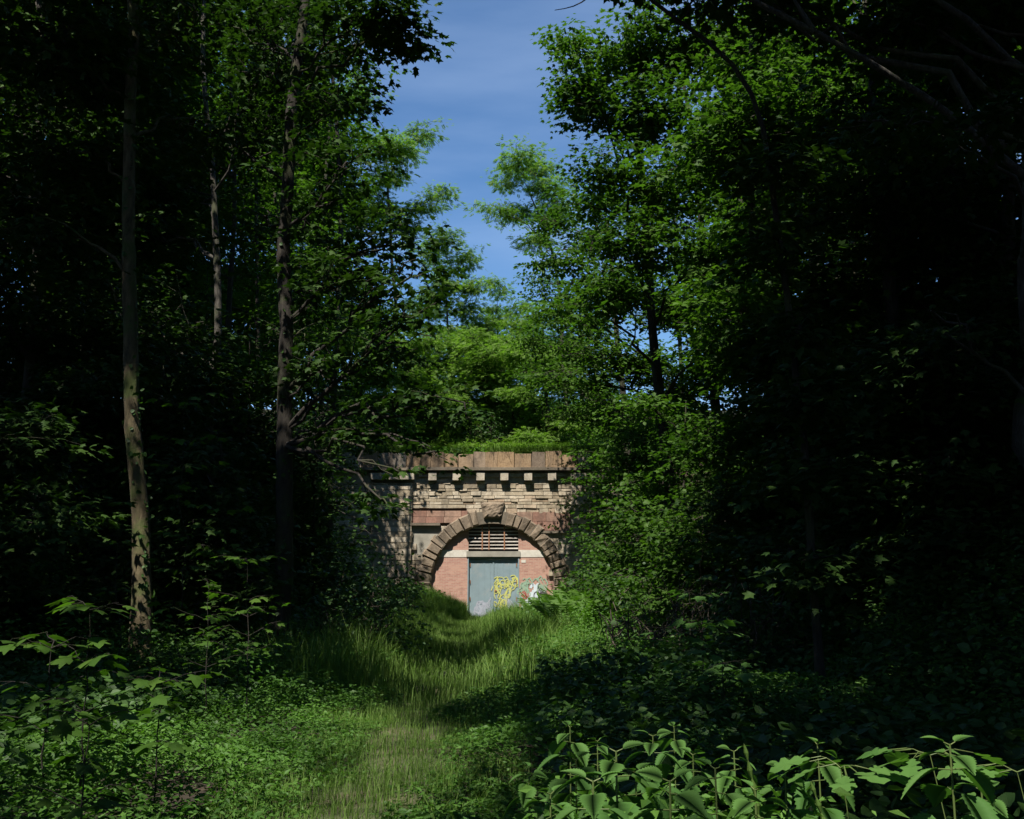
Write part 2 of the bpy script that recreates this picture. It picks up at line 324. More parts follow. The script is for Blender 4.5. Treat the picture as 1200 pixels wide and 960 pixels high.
# ------------------------------------------------------------------ trees
def curve(a, b, rng, n=7, sag=.12, wob=.05):
    a, b = np.asarray(a, float), np.asarray(b, float); t = np.linspace(0, 1, n)[:, None]; L = np.linalg.norm(b - a)
    p = a + (b - a) * t; p[:, 2] += (sag * L * np.sin(pi * t[:, 0] * .9)); w = rng.normal(0, wob * L, (n, 3)); w[0] = 0; w[-1] = 0
    return p + w
def resample(pts, n):
    pts = np.asarray(pts, float); s = np.concatenate([[0], np.cumsum(np.linalg.norm(np.diff(pts, axis=0), axis=1))]); q = np.linspace(0, s[-1], n)
    # smooth interpolation by Catmull-Rom through chord parameter
    out = np.stack([np.interp(q, s, pts[:, k]) for k in range(3)], 1)
    for _ in range(3): out[1:-1] = .25 * out[:-2] + .5 * out[1:-1] + .25 * out[2:]
    return out
def tree(name, label, trunk, r0, r1, clumps, leaf, size, lmat, bmat, seed, cat='tree', group=None, per=16, srad=.55, sides=10,
         tilt=.34, down=.25, dens=1.0, sub=9, limbs=True, twr=.012, extra=None, gap=None):
    """trunk: points from the ground up. clumps: (centre, (rx,ry,rz), number of sprays)"""
    rng = np.random.default_rng(seed); base = np.asarray(trunk[0], float)
    root = empty(name, base, label, cat, group)
    nr_ = 80 if sides > 10 else 22; tp = resample(trunk, nr_); tl = len(tp); q = np.linspace(0, 1, tl)
    wv = np.stack([np.interp(np.arange(tl), np.linspace(0, tl - 1, 14), rng.normal(0, r0 * .22, 14)) for _ in range(2)], 1); wv[0] = 0; tp[:, :2] += wv
    rad = r0 + (r1 - r0) * q; rad = rad * (1 + .55 * np.exp(-q * 22))
    wood = MB(); wood.tube(np.concatenate([[tp[0] - [0, 0, .3]], tp]), np.concatenate([[rad[0] * 1.3], rad]), sides, rng, .06)
    allpos = []; P_, A_, N_, S_ = [], [], [], []
    for (c, R, ns) in clumps:
        c = np.asarray(c, float); R = np.asarray(R, float); ns = max(2, int(ns * dens))
        hd = np.linalg.norm(tp[:, :2] - c[:2], axis=1); want = c[2] - .55 * hd
        k = int(np.argmin(np.abs(tp[:, 2] - want) + (tp[:, 2] > c[2]) * 3)); k = max(k, tl // 5)
        start = tp[k]; lp = curve(start, c + rng.normal(0, .1, 3) * R, rng, 8, .08, .035)
        L = np.linalg.norm(c - start); lr = min(rad[k] * .5, .012 + .010 * L)
        if limbs: wood.tube(lp, np.linspace(lr, .014, 8), 6, rng, .05)
        # secondary branches
        nb = max(2, ns // sub); dirs = rng.normal(0, 1, (nb, 3)); dirs /= np.linalg.norm(dirs, axis=1, keepdims=True)
        ends = c + dirs * R * rng.uniform(.45, .95, (nb, 1))
        st = lp[rng.integers(3, 8, nb)]
        bp = []
        for e, s0 in zip(ends, st):
            b = curve(s0, e, rng, 5, .05, .05); bp.append(b)
            if limbs: wood.tube(b, np.linspace(twr * 1.6, twr * .5, 5), 4, cap=False)
        # sprays sit round branch ends; their twigs join them to the branch
        idx = rng.integers(0, nb, ns); tt = rng.uniform(.35, 1.0, ns)
        bpa = np.array(bp); fi = tt * 4; i0 = np.minimum(fi.astype(int), 3); fr = (fi - i0)[:, None]
        anchor = bpa[idx, i0] * (1 - fr) + bpa[idx, i0 + 1] * fr
        off = rng.normal(0, 1, (ns, 3)) * np.array([1, 1, .40]); off *= (R.mean() * .33)
        cc = anchor + off
        if gap is not None:
            keep = gap(cc); cc, anchor = cc[keep], anchor[keep]
            if len(cc) == 0: continue
        o = cc - c; o[:, 2] *= .3; o /= np.linalg.norm(o, axis=1, keepdims=True) + 1e-6
        if limbs and twr > .006:
            sel = rng.random(len(cc)) < .6
            for a_, b_ in zip(anchor[sel], cc[sel]): wood.tube(np.array([a_, (a_ + b_) / 2 + [0, 0, .03], b_]), [twr * .6, twr * .4, twr * .25], 3, cap=False)
        p, a, nn, s = sprays(rng, cc, o, srad * rng.uniform(.6, 1.2, len(cc)), per, size, tilt, down)
        P_.append(p); A_.append(a); N_.append(nn); S_.append(s)
    if extra: extra(wood, rng)
    wood.build('trunk', bmat, root, True, base)
    if sides > 10:                                        # ivy creeping up the stem
        nI = 420; kz = (rng.random(nI) ** 1.3 * tl * .62).astype(int); th_ = rng.normal(-1.2, 1.1, nI) + .05 * kz; dI = np.stack([np.cos(th_), np.sin(th_), np.zeros(nI)], 1)
        keepI = vnoise(kz * .35, th_ * 1.2, seed) > .42; kz, dI = kz[keepI], dI[keepI]; pI = tp[kz] + dI * (rad[kz][:, None] + .012) + rng.normal(0, .02, (len(kz), 3)) * [0, 0, 4]
        VI, LI, CI = place_leaves(BROAD, pI, dI * .4 + rng.normal(0, .5, (len(kz), 3)) - [0, 0, .5], dI + rng.normal(0, .25, (len(kz), 3)), rng.uniform(.05, .10, len(kz)))
        tag(mesh_obj('ivy', VI - base, LI, CI, M['herb_shade_dark'], root), kind='stuff')
    if P_:
        V, L_, C_ = place_leaves(leaf, np.concatenate(P_), np.concatenate(A_), np.concatenate(N_), np.concatenate(S_))
        mesh_obj('crown', V - base, L_, C_, lmat, root)
    return root
def cl(px, py, d, rpx, rpy=None, ry=None, ns=30):
    """clump centred where the photo shows it"""
    k = d / F * 1.02; rpy = rpy or rpx; return (P(px, py, d), (rpx * k, ry if ry else rpx * k, rpy * k), ns)
def G(x, y, dz=0): return np.array([x, y, float(gz(x, y)) + dz])
def Gp(px, d): p = P(px, 700, d); return G(p[0], d)
def tr(px_list, d, top=None):
    """trunk through photo pixels at distance d, rooted in the ground under its first pixel"""
    pts = [Gp(px_list[0][0], d)]
    for px, py in px_list[1:]: pts.append(P(px, py, d))
    if top is not None: pts.append(pts[-1] + np.array(top))
    return pts
SK = np.array([(445, -400), (505, -20), (508, 55), (470, 75), (440, 150), (520, 150), (535, 250), (560, 290), (600, 385), (612, 300), (560, 250), (575, 160), (650, 165), (628, 100), (632, 30), (705, 25), (712, -20), (760, -400)], float)
def insky(p):
    x, y = proj(p); n = len(SK); r = np.zeros(len(x), bool)
    for i in range(n):
        (x1, y1), (x2, y2) = SK[i], SK[i - 1]
        c = ((y1 > y) != (y2 > y)); r ^= c & (x < (x2 - x1) * (y - y1) / (y2 - y1 + 1e-9) + x1)
    return r
gapf = lambda p: ~insky(p)
# openings cut into the crowns to let the sun reach the hollow (ground x, y, half widths)
LIT = [(-1.9, 8.4, 2.4, 3.2), (-1.5, 11.6, 1.2, 1.2), (1.0, 3.0, 2.1, 2.0), (-5.2, 16.2, 1.2, 2.4), (-2.9, 11.8, 1.3, 1.6), (-4.6, 7.6, .9, 1.0), (-1.9, 22, 2.0, 4.6), (-1.7, 30, 2.6, 6), (.9, 33, 2.6, 5), (1.7, 23, 1.7, 4.5), (-1.2, 18, 1.5, 3.2), (1.0, 18.5, 1.2, 3.4), (5.2, 13.9, 1.4, 1.0), (-1.2, 45, 6.5, 8), (-1, 58, 12, 9), (4.5, 40, 5, 9), (6, 60, 14, 14)]
def lit(p, f=1.0, zones=None):
    t = (p[:, 2] - .4) / SD[2]; x = p[:, 0] - SD[0] * t; y = p[:, 1] - SD[1] * t; r = np.zeros(len(x), bool)
    w = .30 * (vnoise(x * 1.3, y * 1.3, 77) - .5) + .35 * (vnoise(x * .5, y * .5, 78) - .5)
    for cx, cy_, rx, ry in (zones or LIT): r |= ((x - cx) / rx) ** 2 + ((y - cy_) / ry) ** 2 < f + w
    return r
RT = np.random.default_rng(5)
gapc = lambda p: ~(insky(p) | lit(p) | (RT.random(len(p)) < .02))
PORTAL_LIT = [(-1.2, 46, 7.5, 8), (-1, 58, 12, 9)]
gapp = lambda p: ~(insky(p) | (lit(p, 1.0, PORTAL_LIT) & (RT.random(len(p)) < .6)))
gapt = lambda p: ~(insky(p) | (lit(p, 1.0, [(-1.9, 22, 2.0, 4.6), (-1.7, 30, 2.6, 6), (-1.2, 18, 1.3, 3.2)]) & (RT.random(len(p)) < .72)))

# --- the two near sycamores on the left of the path
tree('sycamore_tree', 'slim sycamore with sunlit yellowish bark at the left of the path',
     tr([(170, 800), (162, 640), (156, 480), (150, 250), (155, 60), (158, -120)], 15.2, (.2, .3, 4)), .14, .045,
     [cl(60, 60, 15, 95, 70, 2.2, 90), cl(210, 30, 15.5, 90, 60, 2., 60), cl(100, 190, 16, 90, 55, 1.8, 45), cl(230, 150, 17, 70, 60, 2, 40), cl(20, 250, 15, 70, 50, 1.5, 26),
      cl(90, -120, 15, 150, 80, 3, 110), cl(240, -130, 15, 120, 80, 3, 80), cl(120, 330, 16, 60, 40, 1.5, 16)],
     MAPLE_M, .15, M['maple_shade'], M['bark_pale'], 11, per=18, gap=gapt, dens=1.5, sides=16)
tree('sycamore_tree', 'dark sycamore with a straight shaded trunk and leaves hanging towards the portal',
     tr([(325, 782), (331, 640), (331, 480), (334, 300), (342, 150), (357, 10), (365, -150)], 17, (.3, .2, 4)), .155, .05,
     [cl(420, 40, 16.5, 75, 45, 1.6, 60), cl(470, 20, 16, 45, 35, 1.2, 26), cl(395, 120, 16.5, 60, 45, 1.6, 40), cl(300, 60, 18, 80, 60, 2, 50), cl(270, 180, 18, 70, 50, 2, 36),
      cl(420, 200, 16, 55, 40, 1.5, 34), cl(455, 290, 16, 65, 45, 1.5, 50), cl(400, 330, 16.5, 60, 45, 1.5, 34), cl(490, 370, 15.5, 45, 35, 1.2, 26), cl(440, 410, 16, 60, 40, 1.5, 38),
      cl(480, 470, 15.5, 55, 32, 1.2, 32), cl(420, 500, 16, 45, 26, 1., 20), cl(510, 535, 15, 26, 14, .6, 5), cl(460, 555, 15, 26, 14, .6, 5), cl(445, 590, 15, 22, 12, .5, 4), cl(545, 480, 15.5, 14, 20, .5, 4),
      cl(340, 440, 17.5, 60, 40, 1.6, 22), cl(375, 250, 17, 55, 45, 1.5, 34), cl(350, 340, 17.5, 50, 40, 1.5, 26), cl(480, 330, 15.5, 45, 40, 1.2, 30), cl(300, 260, 18, 55, 45, 1.5, 26), cl(380, 430, 16.5, 50, 40, 1.4, 26), cl(330, -140, 17, 130, 90, 3, 110), cl(440, -110, 16.5, 60, 70, 2, 50)],
     MAPLE_M, .145, M['maple_shade'], M['bark'], 12, per=18, gap=gapt, dens=1.75, srad=.48, sides=16)

# --- the wood on the left bank
LB = [(30, 21, 700, 'dark broadleaf tree at the far left edge of the wood'), (110, 27, 690, 'shaded tree deep in the wood left of the yellowish sycamore'),
      (236, 24, 640, 'forked pale barked tree between the two near sycamores'), (270, 32, 650, 'slender tree in the shade right behind the maple sapling'),
      (60, 36, 650, 'tall tree far up the left bank behind the others'), (385, 33, 640, 'sunlit green tree on the left bank nearest the portal'),
      (300, 42, 620, 'tree behind the dark straight trunk on the left bank'), (385, 43, 600, 'leafy tree leaning over the left end of the portal'),
      (210, 44, 600, 'tall tree at the back of the left bank behind the yellowish trunk'), (330, 50, 560, 'tall tree beyond the dark straight trunk'), (130, 40, 600, 'tall tree at the back of the left bank near the left edge'), (270, 58, 540, 'farthest tree glimpsed between the two near trunks'), (380, 58, 540, 'farthest tree above the left wing wall')]
NLB = {1: 0}
for i, (px, d, py, lab) in enumerate(LB):
    rng = np.random.default_rng(100 + i); pale = i in (2,)
    t = [(px, py)] + [(px + rng.normal(0, 8) + (5 - i) * k * 1.0, 560 - 170 * k) for k in range(0, 5)]
    cls = []
    for k in range((13, 10, 20)[0 if i < 7 else 1 if i == 7 else 2]):
        cx_ = px + rng.uniform(-120, 100) * (26 / d) ** .5; cy_ = rng.uniform(-120, 520)
        if i == 7: cx_ = 375 + rng.uniform(-60, 50); cy_ = rng.uniform(230, 455)
        if i > 7: cx_ = px + rng.uniform(-75, 75); cy_ = rng.uniform(20, 480)
        if cx_ > 400 and cy_ < 300: cx_ = 380 - 30 * rng.random()
        cls.append(cl(cx_, cy_, d + rng.uniform(-3, 3), (82 * 26 / d if i < 8 else 62), (52 * 26 / d if i < 8 else 44), 2.0, 78 if i < 8 else 120))
    tree('broadleaf_tree', lab, tr(t, d), .12, .04, cls, MAPLE_M if d < 26 else BROAD, .16 if i < 8 else .22, M['maple'] if i > 4 else M['maple_shade'], M['bark_grey'] if pale else M['bark'],
         200 + i, group='trees on the left bank', per=16, srad=.6, gap=gapp if i >= 5 else gapf, dens=1.25)

# --- big sycamores right of the sky gap
RB = [(735, 27, 'large sunlit sycamore reaching out over the right side of the sky gap',
       [(680, 60, 42, 34), (740, 40, 60, 40), (820, 50, 60, 40), (690, 120, 40, 30), (760, 120, 65, 40), (700, 190, 40, 28), (780, 210, 60, 38), (740, 280, 60, 34), (850, 160, 50, 45), (830, 290, 55, 35), (780, -80, 120, 60), (700, 340, 50, 30), (850, 380, 45, 35), (670, 95, 26, 18), (655, 40, 18, 14)]),
      (800, 34, 'broad green sycamore on the right bank above the bushes',
       [(700, 240, 60, 34), (640, 300, 40, 26), (720, 330, 60, 34), (790, 360, 60, 36), (650, 370, 40, 28), (700, 420, 60, 34), (780, 450, 60, 34), (640, 450, 34, 28), (850, 430, 50, 36), (820, 300, 60, 36), (860, 230, 50, 36), (720, 490, 50, 26), (830, 510, 50, 30), (880, 340, 40, 36)]),
      (690, 44, 'sycamore standing beside the right end of the portal',
       [(640, 260, 36, 22), (690, 280, 44, 26), (620, 330, 26, 20), (660, 350, 40, 26), (620, 400, 30, 24), (690, 410, 44, 26), (640, 440, 34, 22), (700, 470, 44, 24), (670, 480, 34, 18), (740, 500, 44, 26), (760, 430, 44, 28), (720, 530, 24, 14)])]
for i, (px, d, lab, cs) in enumerate(RB):
    tree('sycamore_tree', lab, tr([(px + 60, 640), (px + 45, 520), (px + 30, 380), (px + 20, 230), (px, 60 if i < 2 else 300)], d + 1), .2, .05,
         [cl(x, y, d + (i * 7 + k * 5) % 5 - 2, rx, ry, 1.7, int(rx * ry / 2600 * 150 * (d / 27) ** 1.2)) for k, (x, y, rx, ry) in enumerate(cs)],
         MAPLE_M if d < 30 else BROAD, .15, M['maple'], M['bark'], 300 + i, per=17, srad=.55, gap=gapf)

# --- young trees that close the view under the tall crowns
def young(px, d, top, lab, lm, grp, seed, wpx=None, dark=True):
    rng = np.random.default_rng(seed); b = Gp(px, d); k = F / d; ybot = proj(b)[1][0]; h = ybot - top; W_ = wpx or h * .42
    cls = [cl(px + rng.uniform(-.8, .8) * W_ * (1 - .5 * t), ybot - h * (.12 + .83 * t), d + rng.uniform(-1, 1), W_ * .5, h * .14, 1.4, int(26 + 26 * (20 / d))) for t in np.linspace(0, 1, 11)]
    tree('young_tree', lab, [b, P(px, ybot - h * .5, d), P(px + 4, top, d)], .05, .015, cls, MAPLE_M if d < 24 else BROAD, .13, lm, M['bark'], seed, cat='young tree', group=grp, per=15, srad=.5, sides=6, gap=gapt)
YT = [(-15, 14, 500, 'young tree filling the lower left corner of the wood'), (95, 19, 430, 'young tree left of the yellowish trunk'), (195, 21, 400, 'young tree behind the tiered maple sapling'), (255, 18, 520, 'low young tree between the two near trunks'),
      (290, 26, 380, 'young tree just left of the dark straight trunk'), (368, 26, 400, 'young tree just right of the dark straight trunk'), (352, 30, 520, 'bushy young tree at the edge of the grassy clearing'), (350, 39, 570, 'small young tree beside the crooked bare branches'),
      (150, 30, 300, 'taller young tree on the left bank'), (50, 28, 280, 'tall young tree high on the left bank'), (240, 36, 300, 'young tree far back on the left bank'), (340, 38, 330, 'young tree on the left bank near the portal'), (352, 46, 400, 'young tree growing over the left wing wall')]
for i, (px, d, top, lab) in enumerate(YT): young(px, d, top, lab, M['maple_shade'] if d < 29 else M['maple'], 'young trees on the left bank', 600 + i)
YR = [(742, 40, 470, 'young tree right beside the brick arch'), (765, 31, 490, 'young tree over the tangle of bare stems'), (800, 25, 470, 'young tree at the front of the right slope bushes'), (850, 21, 480, 'young tree with a leaning sunlit top on the right slope'),
      (870, 30, 330, 'tall young tree behind the right slope'), (930, 18, 380, 'young tree in the dark of the right bank'), (1000, 15, 420, 'young tree in the blackest part of the right bank'), (1090, 13, 400, 'shaded young tree low on the right bank'), (1170, 15, 330, 'shaded young tree at the right edge'),
      (1000, 24, 200, 'tall young tree on top of the right bank'), (1110, 22, 150, 'tall slim young tree on top of the right bank'), (775, 46, 430, 'young tree growing over the right wing wall'), (735, 50, 470, 'young tree just outside the right pilaster')]
for i, (px, d, top, lab) in enumerate(YR): young(px, d, top, lab, M['maple_shade'] if (px > 860 and d < 29) else M['maple'], 'young trees on the right bank', 640 + i)

# --- feathery locust trees on the hill behind the portal
RO = [('feathery locust tree rising into the sky left of the gap', [(470, 470), (462, 330), (455, 230), (450, 150)], 60, [(470, 175, 26, 14), (500, 155, 14, 12), (455, 205, 22, 14), (500, 235, 22, 10), (520, 225, 12, 7), (440, 240, 22, 16), (470, 260, 22, 12), (415, 110, 16, 20), (440, 170, 18, 16)]),
      ('small feathery locust tree rising into the sky right of the gap', [(668, 470), (655, 330), (640, 270), (622, 230)], 60, [(605, 185, 22, 14), (632, 190, 18, 14), (592, 210, 16, 10), (640, 220, 22, 14), (580, 245, 18, 9), (612, 250, 18, 10), (650, 250, 20, 14), (625, 278, 20, 10)]),
      ('rounded pale green locust tree below the left side of the sky gap', [(530, 500), (528, 420), (522, 340)], 66, [(520, 275, 20, 14), (500, 300, 20, 14), (545, 305, 20, 14), (525, 330, 26, 14), (560, 335, 16, 12), (500, 350, 24, 16), (550, 362, 22, 12)]),
      ('light green locust tree directly above the portal keystone', [(575, 520), (570, 460), (560, 400)], 58, [(555, 400, 26, 14), (520, 400, 24, 14), (590, 405, 24, 12), (540, 430, 28, 14), (580, 440, 26, 14), (520, 460, 22, 14), (560, 470, 26, 12)]),
      ('thin locust tree at the bottom tip of the sky gap', [(590, 500), (588, 430), (582, 380)], 74, [(585, 330, 14, 12), (575, 360, 16, 10), (600, 385, 14, 8), (590, 372, 16, 10), (610, 360, 12, 14), (560, 385, 20, 10), (615, 400, 18, 10)])]
HL = [(450, 56, 'low locust tree above the left pilaster', 500), (505, 59, 'leafy locust tree left above the keystone', 500), (548, 57, 'small locust tree over the middle of the parapet', 515), (600, 60, 'low locust tree right above the parapet', 510), (640, 56, 'low locust tree above the right pilaster', 505),
      (575, 70, 'locust tree on the crest under the tip of the sky gap', 470), (500, 72, 'locust tree on the crest left of the tip of the sky gap', 460), (640, 70, 'locust tree on the crest right of the tip of the sky gap', 460), (420, 62, 'bushy locust tree far left on the hill', 480), (680, 62, 'bushy locust tree far right on the hill', 480)]
for i, (px, d, lab, yb) in enumerate(HL):
    rr_ = np.random.default_rng(450 + i); RO.append((lab, [(px, yb + 40), (px + 3, yb - 20), (px - 4, yb - 75)], d, [(px + rr_.uniform(-30, 30), yb - 95 + 105 * (k / 8) + rr_.uniform(-6, 6), 24, 11) for k in range(9)]))
for i, (lab, tp_, d, cs) in enumerate(RO):
    tree('locust_tree', lab, tr(tp_, d), .16, .04, [cl(x, y, d + (k * 3) % 4 - 1.5, rx * 1.15, ry * 1.15, 1.6, int(rx * ry / 300 * 75) + 8) for k, (x, y, rx, ry) in enumerate(cs)],
         ROB, .30, M['robinia'], M['bark'], 400 + i, group='locust trees behind the portal', per=9, srad=.6, tilt=.5, sub=7)

# --- shaded trees on the right bank with long bare limbs
def limb(*pts, r=(.06, .01), n=14):
    def f(w, rng): w.tube(resample([P(*p) for p in pts], n), np.linspace(r[0], r[1], n), 7, rng, .08)
    return f
def limbs_a(w, rng):
    w.tube(resample([P(1240, 240, 11), P(1110, 130, 10.5), P(1040, 85, 10.2), P(965, 42, 10), P(925, 22, 10), P(860, -10, 10), P(800, -50, 10)], 20), np.linspace(.05, .022, 20), 8, rng, .07)
    w.tube(resample([P(955, 38, 10), P(940, 15, 10), P(925, -10, 10)], 6), np.linspace(.03, .015, 6), 6, rng, .07)
    w.tube(resample([P(710, -30, 11), P(690, 0, 11), P(672, 10, 11), P(650, 12, 11)], 8), np.linspace(.015, .004, 8), 5, rng, .05)
tree('overhanging_tree', 'tree with long bent bare limbs reaching in at the upper right', [G(5.9, 10.5), P(1210, 500, 11.5), P(1225, 250, 11.5), P(1215, 50, 11.5), P(1190, -250, 11)], .24, .1,
     [cl(900, 20, 12, 60, 34, 1.2, 22), cl(1000, 30, 12, 70, 40, 1.4, 30), cl(1100, 30, 12, 70, 40, 1.4, 34), cl(1170, 120, 12, 50, 40, 1.2, 20), cl(830, 10, 12, 50, 24, 1., 12), cl(1000, 150, 13, 70, 40, 1.5, 20),
      cl(900, -110, 11, 150, 70, 3, 90), cl(1100, -120, 11, 150, 80, 3, 90), cl(1140, 150, 9, 45, 14, .5, 10), cl(1090, 370, 11, 24, 8, .4, 3)],
     MAPLE_M, .13, M['maple_shade'], M['bark_grey'], 21, per=16, extra=limbs_a, gap=gapc)
tree('leaning_tree', 'thin dark stem leaning out and arching left against the upper right canopy', [Gp(960, 11), P(935, 440, 11), P(912, 290, 11), P(902, 170, 11), P(888, 100, 11), P(862, 68, 11), P(838, 45, 11), P(800, 34, 11), P(760, 8, 11), P(730, -30, 11)], .05, .022,
     [cl(760, -50, 11, 50, 30, .8, 20), cl(850, -20, 11, 40, 24, .8, 12), cl(905, 200, 10.6, 34, 40, .7, 26), cl(925, 290, 10.6, 34, 40, .7, 26), cl(935, 380, 10.6, 36, 40, .7, 26), cl(945, 470, 10.6, 40, 40, .7, 28), cl(955, 560, 10.6, 44, 40, .7, 28), cl(960, 650, 10.4, 44, 40, .7, 28)], MAPLE_M, .13, M['maple_shade'], M['bark'], 22, per=15, gap=gapf)
RD = [(900, 20, 'dark tree with a pale forked stem deep on the right bank'), (960, 26, 'shaded tree high on the right bank'), (1050, 17, 'leaning dark tree on the steep right bank'),
      (1130, 22, 'dark tree towards the right edge on top of the bank'), (1190, 16, 'shaded tree at the right edge of the wood'), (880, 33, 'green tree on the right bank behind the broad sycamore')]
for i, (px, d, lab) in enumerate(RD):
    rng = np.random.default_rng(500 + i)
    t = [(px, 640)] + [(px + rng.normal(0, 8) - 8 * k, 480 - 150 * k) for k in range(4)]
    cls = []
    for k in range(14):
        cls.append(cl(max(px + rng.uniform(-110, 120), 850), rng.uniform(-140, 470), d + rng.uniform(-3, 3), 82 * 20 / d + 10, 54 * 20 / d + 8, 1.8, 80))
    tree('shaded_tree', lab, tr(t, d), .16, .05, cls, MAPLE_M if d < 22 else BROAD, .15, M['maple_shade'] if i in (2, 4) else M['maple'], M['bark'],
         520 + i, group='shaded trees on the right bank', per=16, srad=.55, gap=gapf)

# ------------------------------------------------------------------ tunnel portal
YW = 52.0
X_ = lambda px: float(P(px, 620, YW)[0]); Z_ = lambda py: float(P(577, py, YW)[2])
U = (X_(677) - X_(577)) / 100
ACX, ACZ, RI, RO_ = X_(577), Z_(687), 71.5 * U, 88 * U
GZ0 = -1.0
portal = empty('tunnel_portal', (ACX, YW, -.4), 'old stone tunnel portal bricked up with a double door at the end of the path', 'tunnel portal')
org = (ACX, YW, -.4)
def pbuild(mb, name, m, parent=portal, smooth=False): return mb.build(name, m, parent, smooth, org if parent == portal else None)
rg = np.random.default_rng(31)
XL, XR = X_(345), X_(740)
ZT = Z_(565)
# backing of mortar with the arched hole
bk = MB(); a = np.linspace(0, pi, 33); ring = [(ACX + (RI + .3) * cos(t), ACZ + (RI + .3) * sin(t)) for t in a]
outer = []
for (x, z) in ring:
    outer.append((x, Z_(550)))
for k in range(32):
    (x0, z0), (x1, z1) = ring[k], ring[k + 1]
    bk.add([(x0, YW + .12, z0), (x1, YW + .12, z1), (x1, YW + .12, Z_(550)), (x0, YW + .12, Z_(550))], [(0, 1, 2, 3)])
for x0, x1 in ((XL, ACX - RI - .3), (ACX + RI + .3, XR)):
    bk.add([(x0, YW + .12, GZ0), (x1, YW + .12, GZ0), (x1, YW + .12, Z_(550)), (x0, YW + .12, Z_(550))], [(0, 1, 2, 3)])
bk.box(XL, XR, YW + .9, YW + 1.0, GZ0, Z_(536)); bk.box(ACX - RI - .5, ACX + RI + .5, YW + 6, YW + 6.1, GZ0, ACZ + RI + .5)
pbuild(bk, 'core_wall', M['mortar'])
# coursed stones
red = [(X_(483), X_(548), Z_(613), Z_(598.5)), (X_(606), X_(673), Z_(622), Z_(600))]
recess = (X_(483), X_(517), Z_(650), Z_(615))
def blocked(x, z):
    if (x - ACX) ** 2 + max(z - ACZ, 0) ** 2 < (RI + .28) ** 2 : return True
    if abs(x - ACX) < RI + .25 and z < ACZ: return True
    return False
cs_, rs_ = MB(), MB()
z = GZ0
while z < ZT:
    h = rg.uniform(.13, .24) if z > Z_(600) else rg.uniform(.2, .34)
    h = min(h, ZT - z + .02); x = XL - rg.uniform(0, .3)
    while x < XR:
        w = rg.uniform(.28, .75) if rg.random() < .8 else rg.uniform(.75, 1.1)
        cx_, cz_ = x + w / 2, z + h / 2
        inred = any(r[0] < cx_ < r[1] and r[2] < cz_ < r[3] for r in red)
        inrec = recess[0] < cx_ < recess[1] and recess[2] < cz_ < recess[3]
        if not blocked(cx_, cz_) and not inred and not inrec:
            o = rg.uniform(-.045, .04); g = .011
            cs_.box(x + g, x + w - g, YW + o, YW + .16, z + g, z + h - g, .012, rg)
        x += w
    z += h
pbuild(cs_, 'coursed_masonry', M['lime'])
for (x0, x1, z0, z1) in red:
    rs_ = MB()
    n_ = 5; wz = (z1 - z0) / 2
    for j in range(2):
        x = x0
        while x < x1 - .05:
            w = min(rg.uniform(.7, 1.2), x1 - x)
            if not blocked(x + w / 2, z0 + (j + .5) * wz): rs_.box(x + .008, x + w - .008, YW - .03 + rg.uniform(-.01, .01), YW + .14, z0 + j * wz + .008, z0 + (j + 1) * wz - .008, .004, rg)
            x += w
    pbuild(rs_, 'sandstone_panel', M['redstone'])
ld = MB(); ld.box(X_(481), X_(516), YW - .16, YW + .15, Z_(616), Z_(613.2), .01); pbuild(ld, 'ledge', M['ledge']); ld = MB(); ld.box(X_(634), X_(676), YW - .16, YW + .15, Z_(625), Z_(622.2), .01)
pbuild(ld, 'ledge', M['ledge'])
rc = MB(); rc.box(recess[0], recess[1], YW + .10, YW + .14, recess[2], recess[3])
pbuild(rc, 'recess_panel', M['concrete'])
# voussoirs of the arch and the keystone
vo = MB(); n_v = 13; a0 = radians(12); a1 = radians(98)
def vstone(mb, ta, tb, ri, ro, pr, fr=.06):
    """quarry-faced wedge: front face swells out from its joints"""
    q = []
    for (rr, tt, yy) in ((ri, ta, .4), (ri, tb, .4), (ro, tb, .4), (ro, ta, .4), (ri, ta, -pr * .35), (ri, tb, -pr * .35), (ro, tb, -pr * .35), (ro, ta, -pr * .35)):
        q.append((ACX + rr * sin(tt), YW + yy, ACZ + rr * cos(tt)))
    m = (tb - ta) * .13; k = (ro - ri) * .10
    for (rr, tt) in ((ri + k, ta + m), (ri + k, tb - m), (ro - k, tb - m), (ro - k, ta + m)):
        q.append((ACX + rr * sin(tt) + rg.normal(0, .012), YW - pr + rg.normal(0, .035), ACZ + rr * cos(tt) + rg.normal(0, .012)))
    mb.add(q, [(0, 1, 5, 4), (1, 2, 6, 5), (2, 3, 7, 6), (3, 0, 4, 7), (4, 5, 9, 8), (5, 6, 10, 9), (6, 7, 11, 10), (7, 4, 8, 11), (8, 9, 10, 11)])
rb = MB(); aa = np.linspace(-a1, a1, 41)
for t0, t1 in zip(aa[:-1], aa[1:]):
    q = [(ACX + rr * sin(t), yy, ACZ + rr * cos(t)) for yy in (YW - .085, YW + .35) for rr, t in ((RI + .04, t0), (RI + .04, t1), (RO_ - .04, t1), (RO_ - .04, t0))]
    rb.add(q, [(0, 1, 2, 3), (0, 4, 5, 1), (3, 2, 6, 7)])
pbuild(rb, 'arch_core', M['ledge'])
for s in (-1, 1):
    cuts = np.concatenate([[0], np.cumsum(rg.uniform(.7, 1.35, n_v))]); cuts = a0 + (a1 - a0) * cuts / cuts[-1]
    for k in range(n_v):
        ta, tb = cuts[k], cuts[k + 1]; g = .003
        ta, tb = s * (ta + g), s * (tb - g)
        vo = MB(); vstone(vo, min(ta, tb), max(ta, tb), RI + rg.uniform(-.03, .03), RO_ + rg.uniform(-.10, .16), .17 + rg.uniform(-.05, .09)); pbuild(vo, 'voussoir', M['vous'])
